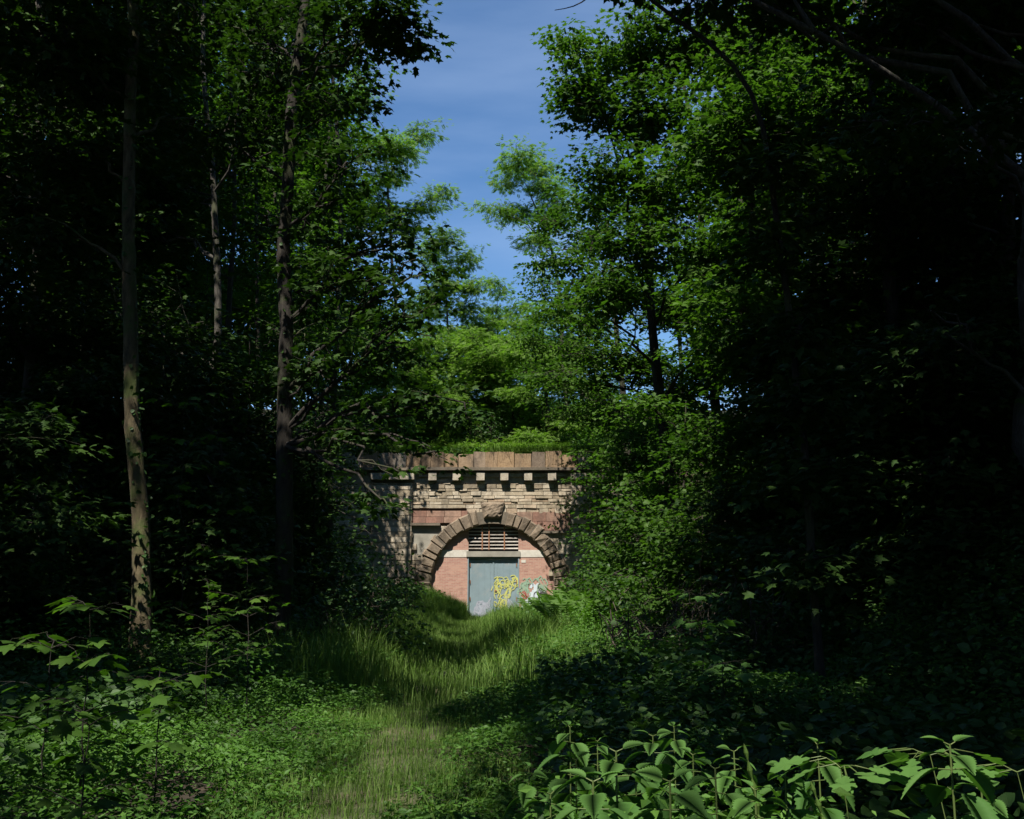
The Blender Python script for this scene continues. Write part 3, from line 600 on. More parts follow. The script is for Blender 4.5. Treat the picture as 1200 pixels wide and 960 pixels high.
ks = MB(); kx0, kx1, kz0, kz1 = X_(565.5), X_(588.5), Z_(608), Z_(589)
q = [(kx0 + .06, YW + .5, kz0), (kx1 - .06, YW + .5, kz0), (kx1 + .12, YW + .5, kz1), (kx0 - .12, YW + .5, kz1)]
q += [(x, YW - .16, z) for x, y, z in q]; q += [(ACX + (x - ACX) * .8, YW - .36 + rg.normal(0, .04), (z - (kz0 + kz1) / 2) * .8 + (kz0 + kz1) / 2) for x, y, z in q[:4]]
ks.add(q[:8], [(0, 1, 5, 4), (1, 2, 6, 5), (2, 3, 7, 6), (3, 0, 4, 7)])
gu = np.linspace(0, 1, 9); KV = []
for b_ in gu:
    for a_ in gu:
        x0_, x1_ = q[4][0] * (1 - b_) + q[7][0] * b_, q[5][0] * (1 - b_) + q[6][0] * b_; ed = min(a_, 1 - a_, b_, 1 - b_) * 6
        KV.append((x0_ + (x1_ - x0_) * a_, YW - .16 - .13 * min(1, ed) ** .6 - (rg.normal(0, .022) if ed > 0 else 0), kz0 + (kz1 - kz0) * b_))
ks.add(KV, [(r_ * 9 + c_, r_ * 9 + c_ + 1, r_ * 9 + c_ + 10, r_ * 9 + c_ + 9) for r_ in range(8) for c_ in range(8)])
pbuild(ks, 'keystone', M['vous'])
# soffit behind the ring
sf = MB(); R2 = RI + .05
for k in range(32):
    x0, x1 = [ACX + R2 * cos(t) for t in (a[k], a[k + 1])]; z0, z1 = [ACZ + R2 * sin(t) for t in (a[k], a[k + 1])]
    sf.add([(x0, YW + .45, z0), (x1, YW + .45, z1), (x1, YW + 6, z1), (x0, YW + 6, z0)], [(0, 3, 2, 1)])
for sx in (-1, 1): sf.add([(ACX + sx * R2, YW + .45, GZ0), (ACX + sx * R2, YW + 6, GZ0), (ACX + sx * R2, YW + 6, ACZ), (ACX + sx * R2, YW + .45, ACZ)], [(0, 1, 2, 3)])
pbuild(sf, 'vault', M['mortar'])
# cornice, mouldings, coping
co = MB(); x = X_(352)
while x < X_(735):
    w = rg.uniform(1.2, 2.0); co.box(x, x + w - .012, YW - .42 + rg.uniform(-.02, .02), YW + .9, Z_(552), Z_(548.6), .006, rg); x += w
pbuild(co, 'cornice', M['ledge'])
md = MB(); md.box(X_(488), X_(700), YW - .10, YW + .1, Z_(559), Z_(554.6), .004); pbuild(md, 'moulding', M['pale'])
fz = MB(); fz.box(XL, XR, YW + .04, YW + .2, Z_(565.5), Z_(552)); pbuild(fz, 'frieze', M['lime'])
for px in (506.5, 535, 563, 591, 619, 647):
    cb = MB(); cb.box(X_(px - 4.7), X_(px + 4.7), YW - .34, YW + .1, Z_(563.5), Z_(554.2), .008, rg)
    pbuild(cb, 'corbel', M['pale'])
for px0, px1 in ((434.5, 485), (669, 712)):
    pb = MB(); pb.box(X_(px0), X_(px1), YW - .38, YW + .1, Z_(562.5), Z_(555.2), .006, rg); pbuild(pb, 'pilaster_cap', M['pale'])
    pp = MB(); zz = GZ0
    while zz < Z_(567):
        hh = min(rg.uniform(.22, .36), Z_(566.5) - zz + .01); xx = X_(px0) + .12 * (1 if px0 < 500 else 0)
        while xx < X_(px1) - .25:
            ww = min(rg.uniform(.5, 1.0), X_(px1) - .1 - xx); pp.box(xx + .01, xx + ww - .01, YW - .17 + rg.uniform(-.02, .02), YW + .1, zz + .01, zz + hh - .01, .008, rg); xx += ww
        zz += hh
    pbuild(pp, 'pilaster', M['lime'])
cp = MB(); x = X_(360)
while x < X_(730):
    w = rg.uniform(.5, .95); cp.box(x + .01, x + w - .01, YW - .22 + rg.uniform(-.02, .02), YW + .55, Z_(548.7), Z_(531 + rg.uniform(-2.5, 3)), .03, rg); x += w
pbuild(cp, 'parapet', M['lime2'])
# brick infill with openings (door x 549..607.5, grille)
YB = YW + .16
DX0, DX1 = X_(549), X_(607.5); GZT, GZB, LZ0, LZ1 = Z_(617), Z_(645), Z_(653), Z_(644.5)
bi = MB(); WB0, WB1 = Z_(653), Z_(644.5)
def infill(mb, x0, x1, z0, z1, nseg=14, yoff=0):
    """strip of the infill wall clipped to the arch"""
    xs_ = np.linspace(x0, x1, nseg + 1)
    def top(x): d = (RI + .1) ** 2 - (x - ACX) ** 2; return ACZ + sqrt(max(d, 0))
    for xa, xb in zip(xs_[:-1], xs_[1:]):
        za, zb = min(z1, top(xa)), min(z1, top(xb))
        if max(za, zb) <= z0: continue
        za, zb = max(za, z0), max(zb, z0)
        mb.add([(xa, YB + yoff, z0), (xb, YB + yoff, z0), (xb, YB + yoff, zb), (xa, YB + yoff, za), (xa, YB + .3, z0), (xb, YB + .3, z0), (xb, YB + .3, zb), (xa, YB + .3, za)],
               [(0, 1, 2, 3), (4, 7, 6, 5), (0, 4, 5, 1), (3, 2, 6, 7), (0, 3, 7, 4), (1, 5, 6, 2)])
xl, xr = ACX - RI - .08, ACX + RI + .08
for x0, x1 in ((xl, DX0), (DX1, xr)):
    infill(bi, x0, x1, GZ0, WB0); infill(bi, x0, x1, WB1, 9); pbuild(bi, 'brick_pier', M['brick']); bi = MB()
bi.box(ACX - RI, ACX + RI, YB + 5, YB + 5.2, GZ0, ACZ + RI - .05)
pbuild(bi, 'back_wall', M['mortar'])
wb = MB(); infill(wb, xl, DX0, WB0 + .003, WB1 - .003, 14, -.02); pbuild(wb, 'white_band', M['white']); wb = MB(); infill(wb, DX1, xr, WB0 + .003, WB1 - .003, 14, -.02); pbuild(wb, 'white_band', M['white'])
li = MB(); li.box(DX0 - .1, DX1 + .1, YB - .07, YB + .28, Z_(652.5), Z_(646)); pbuild(li, 'lintel', M['concrete'])
gr = MB(); ng = 7
for k in range(ng):
    zz = GZB + (GZT - GZB) * (k + .6) / ng
    if zz > GZT - .05: pass
    gr.box(DX0, DX1, YB + .02, YB + .06, zz - .026, zz + .026, .01, rg)
go = pbuild(gr, 'ventilation_grille', M['bar'])
for px in (565, 573, 591):
    vb = MB(); vb.box(X_(px) - .03, X_(px) + .03, YB - .02, YB + .015, GZB + .02, GZT + .1, .006, rg); vb = vb.build('upright_bar', M['rust'], go)
    vb.matrix_parent_inverse.identity(); me = vb.data; me.transform(__import__('mathutils').Matrix.Translation(-Vector(org)))
for x0, x1 in ((DX0 + .02, (DX0 + DX1) / 2 - .012), ((DX0 + DX1) / 2 + .012, DX1 - .02)):
    dl = MB(); dl.box(x0, x1, YB + .14, YB + .19, GZ0 + .3, Z_(656))
    for k in range(4):                                   # pressed ribs of the steel sheet
        xx = x0 + (x1 - x0) * (k + .5) / 4; dl.box(xx - .02, xx + .02, YB + .13, YB + .138, GZ0 + .4, Z_(657))
    dob = pbuild(dl, 'door_leaf', M['door'])
df = MB(); df.box(DX0, DX1, YB + .10, YB + .2, Z_(655.6), Z_(652.9)); df.box(DX1 - .018, DX1 + .04, YB - .012, YB + .2, GZ0, Z_(653)); df.box(DX0 - .04, DX0 + .018, YB - .012, YB + .2, GZ0, Z_(653))
df.box((DX0 + DX1) / 2 - .03, (DX0 + DX1) / 2 + .03, YB + .105, YB + .128, GZ0 + .3, Z_(656)); pbuild(df, 'door_frame', M['door'])
for px in (551.2, 605.4):
    for py in (662, 682, 702):
        hg = MB(); hg.tube([(X_(px), YB + .10, Z_(py) - .09), (X_(px), YB + .10, Z_(py) + .09)], [.022, .022], 8); pbuild(hg, 'hinge', M['rust'])
hd = MB(); hd.box(X_(579.6), X_(582.6), YB + .08, YB + .10, Z_(693), Z_(692)); hd.box(X_(579.6), X_(580.4), YB + .09, YB + .13, Z_(694), Z_(691)); pbuild(hd, 'door_handle', M['rust'])
# spray paint: brush strokes a few millimetres thick
def strokes(mb, rects, n, w, y, loops=1.0):
    for _ in range(n):
        x0, x1, z0, z1 = rects[rg.integers(0, len(rects))]; x, z_ = rg.uniform(x0, x1), rg.uniform(z0, z1); pts = []; th = rg.uniform(0, 6.28)
        for k in range(14):
            pts.append((x, z_)); th += rg.normal(.45 * loops, .5); st = .075; x += cos(th) * st + ((x0 + x1) / 2 - x) * .10; z_ += sin(th) * st * 1.3 + ((z0 + z1) / 2 - z_) * .10
        pts = np.array(pts); t = np.gradient(pts, axis=0); t /= np.linalg.norm(t, axis=1, keepdims=True) + 1e-6; nn = np.stack([-t[:, 1], t[:, 0]], 1) * w / 2
        yy = y - rg.uniform(0, .004); V = [(p[0] + s * q_[0], yy, p[1] + s * q_[1]) for p, q_ in zip(pts, nn) for s in (-1, 1)]
        mb.add(V, [(2 * k, 2 * k + 1, 2 * k + 3, 2 * k + 2) for k in range(13)])
yd = YB + .122
def graf(name, m, rects, n, w, y, loops=1.):
    g_ = MB(); strokes(g_, [(X_(r[0]), X_(r[1]), Z_(r[3]), Z_(r[2])) for r in rects], n, w, y, loops); return pbuild(g_, name, m)
yel = [(581, 586, 678, 712), (586, 592, 681, 688), (592, 598, 681, 705), (598, 605, 679, 690), (583, 597, 700, 716), (590, 606, 712, 722)]
graf('lilac_graffiti', M['pl'], [(556, 570, 706, 724), (564, 574, 702, 722)], 16, .07, yd)
graf('lilac_graffiti', M['pl'], [(586, 602, 698, 722)], 12, .07, yd)
graf('yellow_graffiti', M['py'], yel, 34, .045, yd - .008)
yb = YB - .012
graf('white_graffiti', M['pw'], [(617, 640, 693, 704), (613, 634, 700, 722)], 46, .13, yb)
graf('green_graffiti', M['pg'], [(612, 624, 682, 688), (626, 640, 686, 692), (611, 615, 686, 704)], 22, .06, yb - .008)
graf('dark_graffiti', M['pk'], [(626, 632, 693, 700), (633, 640, 694, 699), (628, 634, 700, 706)], 9, .04, yb - .016, 1.6)
graf('red_graffiti', M['pr'], [(613, 618, 692, 700)], 3, .035, yb - .016, 1.6)
nt_ = MB(); nt_.box(X_(611), X_(616), YB - .02, YB - .002, Z_(659.5), Z_(656)); pbuild(nt_, 'small_plate', M['white'])

# ------------------------------------------------------------------ undergrowth
def scatter_leaves(name, label, rng, pts, tmpl, size, m, per, h, spread, kind='stuff', cat='undergrowth', up=.4, stems=False):
    n = len(pts); C = np.repeat(pts, per, 0); N = len(C)
    hh = np.repeat(h, per); sp = np.repeat(np.broadcast_to(spread, (n,)), per)
    th = rng.uniform(0, 2 * pi, N); r = np.sqrt(rng.uniform(0, 1, N)) * sp; f = rng.uniform(.08, 1, N) ** .75
    pos = C + np.stack([np.cos(th) * r * f ** .5, np.sin(th) * r * f ** .5, hh * f], 1)
    ax = np.stack([np.cos(th), np.sin(th), rng.normal(-.1, .35, N)], 1); nr = np.array([0, 0, 1.]) + rng.normal(0, .45, (N, 3))
    s = (size if np.isscalar(size) else np.repeat(size, per)) * rng.uniform(.6, 1.25, N)
    V, L, C_ = place_leaves(tmpl, pos, ax, nr, s)
    o = mesh_obj(name, V, L, C_, m); return tag(o, label, cat, kind=kind)
def in_view(x, y, z, m=60):
    px, py = proj(np.stack([x, y, z], 1)); return (px > -m) & (px < 1200 + m) & (py < 960 + m * 3) & (y > .8)
def ground_pts(rng, n, x0, x1, y0, y1, f=None, bias=1.0):
    x = rng.uniform(x0, x1, n); y = y0 + (y1 - y0) * rng.uniform(0, 1, n) ** bias; z = gz(x, y); k = in_view(x, y, z + .3)
    if f is not None: k &= f(x, y)
    return np.stack([x, y, z], 1)[k]
R1 = np.random.default_rng(61)
pathd = lambda x, y: np.abs(x - xc(y) - .7 * (vnoise(y * .22, 7, 6) - .5))
# low herbs either side of the path
near = ground_pts(R1, 9000, -9, 6, 3.2, 13, lambda x, y: (pathd(x, y) > .16 + .42 * vnoise(x * 1.3, y * 1.3, 9)))
hN = (.16 + .48 * vnoise(near[:, 0] * .8, near[:, 1] * .8, 12)) * np.clip(pathd(near[:, 0], near[:, 1]) / 1.4, .3, 1.2)
scatter_leaves('undergrowth', 'low leafy ground ivy and herbs beside the path in front', R1, near, OVATE, .052, M['herb'], 24, hN, .17)
mid = ground_pts(R1, 9000, -12, 10, 12, 30, lambda x, y: pathd(x, y) > .9)
hM = (.25 + .7 * vnoise(mid[:, 0] * .5, mid[:, 1] * .5, 13)) * np.clip(pathd(mid[:, 0], mid[:, 1]) / 2.2, .35, 1.2)
scatter_leaves('undergrowth', 'taller leafy weeds farther along both sides of the path', R1, mid, OVATE, .085, M['herb'], 18, hM, .3)
far = ground_pts(R1, 7000, -14, 12, 29, 52, lambda x, y: pathd(x, y) > 1.2)
hF = (.3 + .9 * vnoise(far[:, 0] * .4, far[:, 1] * .4, 14)) * np.clip(pathd(far[:, 0], far[:, 1]) / 3, .3, 1.2)
scatter_leaves('undergrowth', 'thick green weeds covering the ground in front of the portal', R1, far, BROAD, .12, M['herb'], 15, hF, .4)
# ivy and brambles that cover the banks
bank = ground_pts(R1, 16000, -30, 26, 9, 60, lambda x, y: (np.abs(x - xc(y)) > 5.0))
scatter_leaves('bank_ground_cover', 'dark ivy and low bramble leaves covering both banks', R1, bank, BROAD, .13, M['herb_shade_dark'], 9, np.full(len(bank), .5), .55)
hil = ground_pts(R1, 9000, -16, 14, 53.2, 84)
scatter_leaves('hillside_plants', 'bright green weeds on the hill above the portal', R1, hil, OVATE, .22, M['herb'], 10, .3 + .7 * vnoise(hil[:, 0] * .5, hil[:, 1] * .5, 15), .5)
# grass
def grass(name, label, rng, pts, h, w, bend=.45):
    n = len(pts); th = rng.uniform(0, 2 * pi, n); d = np.stack([np.cos(th), np.sin(th), np.zeros(n)], 1); s = np.stack([-np.sin(th), np.cos(th), np.zeros(n)], 1)
    h = h * rng.uniform(.5, 1.2, n); b = bend * rng.uniform(.3, 1.3, n); up = np.array([0, 0, 1.])
    w = np.broadcast_to(w, (n,))
    p0 = pts; p1 = pts + up * (h * .6)[:, None] + d * (h * b * .3)[:, None]; p2 = pts + up * (h * (1 - .25 * b))[:, None] + d * (h * b)[:, None]
    V = np.stack([p0 - s * w[:, None] / 2, p0 + s * w[:, None] / 2, p1 + s * w[:, None] * .38, p1 - s * w[:, None] * .38, p2], 1).reshape(-1, 3)
    L = (np.array([0, 1, 2, 3, 3, 2, 4])[None] + (np.arange(n) * 5)[:, None]).ravel(); C = np.tile([4, 3], n)
    return tag(mesh_obj(name, V, L, C, M['grass']), label, 'grass', kind='stuff')
g1 = ground_pts(R1, 60000, -4.5, 2.5, 3.2, 16, lambda x, y: (pathd(x, y) < .62 + .7 * vnoise(x * 1.6, y * 1.6, 21)), 1.2)
grass('path_grass', 'short sunlit grass on the trodden path in front', R1, g1, .13 + .10 * vnoise(g1[:, 0] * 2, g1[:, 1] * 2, 22), .006)
g2 = ground_pts(R1, 60000, -6.5, 3.5, 13, 48, lambda x, y: (pathd(x, y) < 1.6 + 1.6 * vnoise(x * .8, y * .8, 23)), 1.0)
grass('tall_grass', 'long soft grass filling the path towards the portal', R1, g2, (.45 + .45 * vnoise(g2[:, 0] * .6, g2[:, 1] * .6, 24)) * np.clip(pathd(g2[:, 0], g2[:, 1]), .4, 1.2), .013)
g3 = ground_pts(R1, 26000, -9, 7, 53.1, 60)
grass('hill_grass', 'tufted pale grass hanging over the parapet of the portal', R1, g3, .55, .03)
gp = np.stack([R1.uniform(X_(365), X_(725), 5200), R1.uniform(YW - .18, YW + .6, 5200), np.zeros(5200)], 1); gp = gp[vnoise(gp[:, 0] * 1.1, gp[:, 0] * 0 + 3, 55) + .5 * vnoise(gp[:, 0] * 4, gp[:, 1], 56) > .68]; gp[:, 2] = Z_(529.5)
grass('parapet_grass', 'dry grass tufts hanging over the top edge of the portal parapet', R1, gp, .6, .028, 1.25)
g4 = ground_pts(R1, 26000, -6.5, 1.0, 42, 51.6, lambda x, y: (x < -2.2) & (y < 50.5))
grass('mound_grass', 'thick dark grass growing on the mound before the door', R1, g4, .75, .022)

# --- shrubs, things of their own
def shrub(name, label, base, R, ns, leaf, size, lm, seed, h=None, group=None, cat='shrub', bm='twig', per=14, stems=7, srad=.35, tilt=.5, dead=0):
    rng = np.random.default_rng(seed); base = np.asarray(base, float); R = np.asarray(R, float); root = empty(name, base, label, cat, group)
    w = MB(); c = np.array([0, 0, R[2] * 1.0]); ends = []
    for k in range(stems):
        d = rng.normal(0, 1, 3); d[2] = abs(d[2]) + .5; d /= np.linalg.norm(d); e = c * .6 + d * R * rng.uniform(.7, 1.05); b = curve((rng.normal(0, .08), rng.normal(0, .08), -.1), e, rng, 7, .1, .05)
        w.tube(b, np.linspace(.022, .006, 7), 5, rng, .05); ends.append(b)
        for q in range(3):
            s0 = b[rng.integers(2, 6)]; e2 = s0 + rng.normal(0, .45, 3) * R * .9; e2[2] = max(e2[2], .1); bb = curve(s0, e2, rng, 5, .05, .05); w.tube(bb, np.linspace(.01, .003, 5), 4, cap=False); ends.append(bb)
    w.build('stems', M[bm], root, True)
    if ns:
        E = np.array([e[rng.integers(len(e) // 2, len(e))] for e in [ends[i] for i in rng.integers(0, len(ends), ns)]]) + rng.normal(0, .2, (ns, 3)) * R
        E[:, 2] = np.maximum(E[:, 2], .08); o = E - c; o[:, 2] *= .2; o /= np.linalg.norm(o, axis=1, keepdims=True) + 1e-6
        p, a_, n_, s = sprays(rng, E, o, srad * rng.uniform(.6, 1.2, ns), per, size, tilt, .3)
        V, L, C = place_leaves(leaf, p, a_, n_, s); mesh_obj('foliage', V, L, C, M[lm], root)
    return root
def at(px, d): p = P(px, 700, d); return G(p[0], d)
SH = [('dark shrub pressed against the left edge of the tall grass', at(438, 25), (1.1, 1.1, 1.35), 110, 'herb_shade_dark', .10), ('low dark bush at the left foot of the tall grass', at(432, 19), (.95, .9, .75), 90, 'herb_shade_dark', .08), ('dark rounded shrub left of the grassy path', at(405, 24), (1.2, 1.2, 1.25), 110, 'herb_shade_dark', .10), ('leafy shrub under the left end of the portal', at(362, 34), (1.5, 1.5, 1.7), 130, 'herb', .12),
      ('shady shrub behind the dark straight trunk', at(375, 20), (1.0, 1.0, 1.1), 80, 'herb_shade_dark', .09), ('bush with sunlit tips leaning out from the right bank', at(850, 19), (1.6, 1.4, 2.2), 150, 'maple', .11),
      ('wide green bush right of the portal arch', at(760, 36), (2.2, 1.8, 2.7), 190, 'maple', .13), ('tall green bush filling the gap between portal and right bank', at(800, 29), (2.2, 1.8, 3.0), 190, 'maple', .12),
      ('low bush at the foot of the right hand brickwork', at(690, 45), (1.6, 1.2, 1.1), 80, 'herb_shade_dark', .12), ('bushy growth in the middle of the right slope', at(760, 21), (1.3, 1.2, 1.2), 100, 'herb_shade_dark', .09),
      ('dim bush above the herbs on the right slope', at(880, 13.5), (1.2, 1.0, 1.3), 80, 'herb_shade_dark', .09), ('scrubby growth on the hill just above the keystone', G(-.8, 56), (2.6, 1.5, 1.6), 120, 'herb_shade_dark', .14),
      ('green scrub on the hill above the left pilaster', G(-6.5, 56), (2.4, 1.5, 1.8), 110, 'herb', .15), ('green scrub on the hill above the right pilaster', G(4.8, 56), (2.6, 1.5, 2.0), 120, 'herb', .15),
      ('bush hiding the wing wall at the left end of the portal', at(345, 46), (1.7, 1.4, 3.2), 150, 'herb', .14), ('bush hiding the wing wall at the right end of the portal', at(758, 47), (1.7, 1.4, 3.0), 150, 'maple', .14)]
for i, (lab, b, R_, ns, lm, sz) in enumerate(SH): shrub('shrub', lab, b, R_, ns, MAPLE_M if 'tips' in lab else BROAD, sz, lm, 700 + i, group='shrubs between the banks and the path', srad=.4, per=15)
for i, (px, d, py, r) in enumerate([(742, 15, 650, .9), (800, 17, 620, 1.0), (470, 40, 660, 1.5)]):
    b = at(px, d); shrub('bare_bramble', ['tangle of thin bare stems right of the portal', 'bare twiggy bramble under the green bushes on the right', 'crooked bare branches left of the brick arch'][i], b, (r, r * .8, r * 1.1), 0, BROAD, .05, 'herb', 740 + i, stems=14, bm='twig')
# ferns
def fern(label, base, size, seed):
    rng = np.random.default_rng(seed); n = 11; root = empty('fern', base, label, 'fern', 'ferns beside the tall grass'); w = MB(); p = []; a_ = []; nn = []; s = []
    for k in range(n):
        th = 2 * pi * k / n + rng.normal(0, .2); d = np.array([cos(th), sin(th), 0]); p.append(d * .04); a_.append(d * .75 + np.array([0, 0, 1.0])); nn.append(-d * .8 + np.array([0, 0, .7])); s.append(size * rng.uniform(.8, 1.15))
        w.tube(np.array([d * .03, d * .03 + (a_[-1] / 1.25) * size * .3]), [.008, .005], 4)
    V, L, C = place_leaves(FERNF, np.array(p), np.array(a_), np.array(nn), np.array(s)); w.build('stalks', M['stem'], root); mesh_obj('fronds', V, L, C, M['fern'], root)
rw = ground_pts(R1, 4200, -.2, 7, 3.6, 14, lambda x, y: x > .25 + .02 * y)
scatter_leaves('undergrowth', 'broad dark leaves of the tall weeds on the right slope', R1, rw, BROAD, .085, M['herb_shade_dark'], 12, .3 + .55 * vnoise(rw[:, 0] * .7, rw[:, 1] * .7, 41), .3)
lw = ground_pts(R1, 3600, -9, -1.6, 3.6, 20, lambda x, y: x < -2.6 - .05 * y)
scatter_leaves('undergrowth', 'broad dark leaves of the tall weeds on the left slope', R1, lw, BROAD, .08, M['herb_shade_dark'], 12, .3 + .6 * vnoise(lw[:, 0] * .7, lw[:, 1] * .7, 42), .3)
FN = [(655, 33, 1.0), (680, 31, 1.1), (705, 34, 1.2), (640, 36, .9), (720, 29, 1.0), (698, 26, .9), (665, 25, .8), (735, 25, .9)]
FL = ['small bright fern at the right edge of the tall grass', 'large bright fern below the graffiti wall', 'arching fern under the wide green bush', 'pale fern next to the door end of the path', 'fern at the foot of the right slope', 'fern growing in front of the arching fern', 'fern nearest to the bend of the path', 'fern half hidden by weeds on the right']
for i, ((px, d, s), lab) in enumerate(zip(FN, FL)): fern(lab, at(px, d) + [0, 0, .3], s * 1.5, 760 + i)

# --- maple saplings in the shade at the left
def sapling(name, label, base, top, nlv, size, m, seed, arms=5, leaf=MAPLE, spread=.55, group=None, cat='sapling'):
    rng = np.random.default_rng(seed); base = np.asarray(base, float); root = empty(name, base, label, cat, group); w = MB(); st = curve(base, top, rng, 10, .0, .008) - base
    w.tube(np.concatenate([[st[0] - [0, 0, .1]], st]), np.linspace(.008, .002, 11) * (.5 if leaf is OAK else 1), 6, rng, .03); H_ = np.linalg.norm(st[-1]); p, a_, nn, s = [], [], [], []
    for k in range(arms):
        f = .35 + .65 * (k + 1) / arms; q = st[min(9, int(f * 9))]; th0 = rng.uniform(0, pi)
        for th in ((th0, th0 + pi) if k % 2 else (th0, th0 + 2.1, th0 + 4.2)):
            L_ = spread * rng.uniform(.5, 1.1) * (1.25 - .6 * f); d = np.array([cos(th), sin(th), 0]); e = q + d * L_ + [0, 0, L_ * .25]; b = curve(q, e, rng, 5, .08, .03); w.tube(b, np.linspace(.0035, .0012, 5) * (.5 if leaf is OAK else 1), 4)
            for j in range(nlv):
                c = b[1 + int(j * 3.99 / nlv)]; t2 = th + rng.choice([-1, 1]) * rng.uniform(.3, 1.3); dd = np.array([cos(t2), sin(t2), -.2]); c2 = c + dd * size * rng.uniform(.25, .8); w.tube(np.array([c, c2]), [.0018, .0012], 3, cap=False)
                p.append(c2); a_.append(dd + rng.normal(0, .15, 3)); nn.append(np.array([0, 0, 1.]) + rng.normal(0, .25, 3)); s.append(size * rng.uniform(.65, 1.2))
    w.build('stem', M['stem'] if leaf is OAK else M['bark'], root, True); V, L, C = place_leaves(leaf, np.array(p), np.array(a_), np.array(nn), np.array(s)); mesh_obj('leaves', V, L, C, m, root)
SP = [(215, 12.5, 478, 5, .13, 7, .75, 'maple sapling with tiers of flat leaves right of the yellowish trunk'), (140, 12.5, 590, 4, .11, 3, .35, 'thin maple sapling right in front of the yellowish trunk'),
      (262, 12.5, 600, 7, .12, 4, .6, 'low maple sapling between the two near trunks'), (245, 10.5, 690, 6, .10, 4, .55, 'leafy maple seedling above the herbs at the left'), (290, 11, 660, 7, .11, 5, .6, 'maple sapling touching the dark trunk from the left'),
      (105, 6.2, 715, 4, .13, 3, .5, 'large leaved maple sapling at the lower left'), (60, 6.2, 760, 5, .13, 3, .5, 'maple seedling in deep shade at the left edge'), (190, 6.5, 800, 5, .12, 3, .4, 'small maple seedling among the herbs below the yellowish trunk'),
      (105, 5.0, 850, 5, .11, 3, .35, 'short maple seedling at the bottom left'), (845, 9, 770, 5, .13, 4, .45, 'maple sapling on the right slope beside the dark hollow'), (820, 10, 700, 6, .12, 4, .6, 'taller maple sapling on the right slope')]
for i, (px, d, py, nl, sz, arms, spd, lab) in enumerate(SP):
    b = at(px + 4, d); sapling('maple_sapling', lab, b, P(px, py, d), nl, sz, M['nettle'] if i > 8 else M['maple'], 800 + i, arms, MAPLE, spd, 'maple saplings under the trees')

# --- nettles and an oak seedling in the right foreground
def nettle(label, px, py, d, n_n, size, seed, lean=0, group='nettles in the right foreground'):
    rng = np.random.default_rng(seed); top = P(px, py, d); base = G(top[0] + lean, d + rng.normal(0, .03)); root = empty('nettle', base, label, 'nettle', group)
    st = resample([base - base, (top - base) * .5 + [-lean * .15, 0, 0], top - base], 14); w = MB(); w.tube(np.concatenate([[st[0] - [0, 0, .08]], st]), np.linspace(.0045, .002, 15), 6); p, a_, nn, s = [], [], [], []; H_ = top[2] - base[2]; th0 = rng.uniform(0, pi)
    gap_ = .062
    for k in range(n_n + 2):
        zf = max(0.02, 1 - ((0, .018, .045, .085)[k] + .002 if k < 4 else .085 + (k - 3) * gap_) / H_); q = np.array([np.interp(zf, np.linspace(0, 1, 14), st[:, c]) for c in range(3)])
        sc = size * (.38, .55, .8, .95)[k] if k < 4 else size * rng.uniform(.85, 1.1)
        for th in (th0 + k * pi / 2, th0 + k * pi / 2 + pi):
            t2 = th + rng.normal(0, .2); dd = np.array([cos(t2), sin(t2), (.45 if k < 1 else .05)]); c2 = q + dd * sc * .28; w.tube(np.array([q, c2]), [.0015, .0012], 4)
            p.append(c2); a_.append(np.array([cos(t2), sin(t2), (.5 if k < 1 else -.1 if k < 2 else -.55 + rng.normal(0, .2))])); nn.append(np.array([cos(t2) * .4, sin(t2) * .4, 1.]) + rng.normal(0, .2, 3)); s.append(sc)
    w.build('stem', M['stem'], root, True); V, L, C = place_leaves(NETTLE, np.array(p), np.array(a_), np.array(nn), np.array(s), np.full(len(s), 1.15)); mesh_obj('leaves', V, L, C, M['nettle'], root, True)
NT = [(1113, 872, 2.0, 5, .115, 'tall nettle standing alone against the dark at the lower right'), (722, 880, 2.0, 7, .12, 'nettle with long drooping leaves left of centre in the weeds'), (765, 862, 2.9, 7, .11, 'upright nettle standing behind the drooping one'),
      (668, 852, 3.3, 7, .11, 'nettle nearest the grassy path'), (958, 872, 2.6, 5, .10, 'dim nettle between the oak seedling and the weeds'), (838, 900, 2.1, 6, .11, 'nettle in the thick of the lower weeds'),
      (785, 915, 1.75, 5, .12, 'low large nettle cut off by the lower edge'), (695, 915, 1.8, 5, .12, 'broad leaved nettle at the lower edge'), (885, 925, 1.9, 5, .10, 'short nettle left of the oak seedling'), (645, 930, 2.2, 5, .11, 'short nettle at the lower edge beside the path'), (812, 884, 3.0, 7, .11, 'farther nettle behind the middle of the weeds'),
      (745, 905, 2.3, 6, .12, 'bushy nettle between the drooping and the upright one'), (675, 890, 2.6, 6, .11, 'full nettle at the path side of the weeds'), (860, 880, 2.7, 6, .10, 'nettle beside the curved green stalk'), (920, 900, 2.4, 5, .10, 'nettle to the right of the curved green stalk'),
      (700, 868, 3.8, 7, .10, 'small nettle seen beyond the drooping one'), (790, 852, 3.9, 7, .10, 'nettle farthest back in the patch'), (620, 900, 3.2, 5, .10, 'nettle leaning over the path edge'), (1150, 925, 2.1, 4, .10, 'low nettle right of the tall lone one')]
for i, (px, py, d, nn_, sz, lab) in enumerate(NT): nettle(lab, px, py, d, nn_, sz, 900 + i)
sapling('oak_seedling', 'oak seedling with wavy lobed leaves at the lower right', G(.85, 2.35), P(985, 900, 2.3), 5, .085, M['nettle'], 950, 4, OAK, .085, None, 'seedling')
sapling('oak_seedling', 'oak seedling behind the tall lone nettle', G(1.02, 2.2), P(1090, 885, 2.25), 5, .08, M['nettle'], 951, 4, OAK, .085, None, 'seedling')
sapling('oak_seedling', 'oak seedling cut by the right edge', G(1.35, 2.3), P(1192, 905, 2.4), 5, .08, M['nettle'], 952, 4, OAK, .08, None, 'seedling')
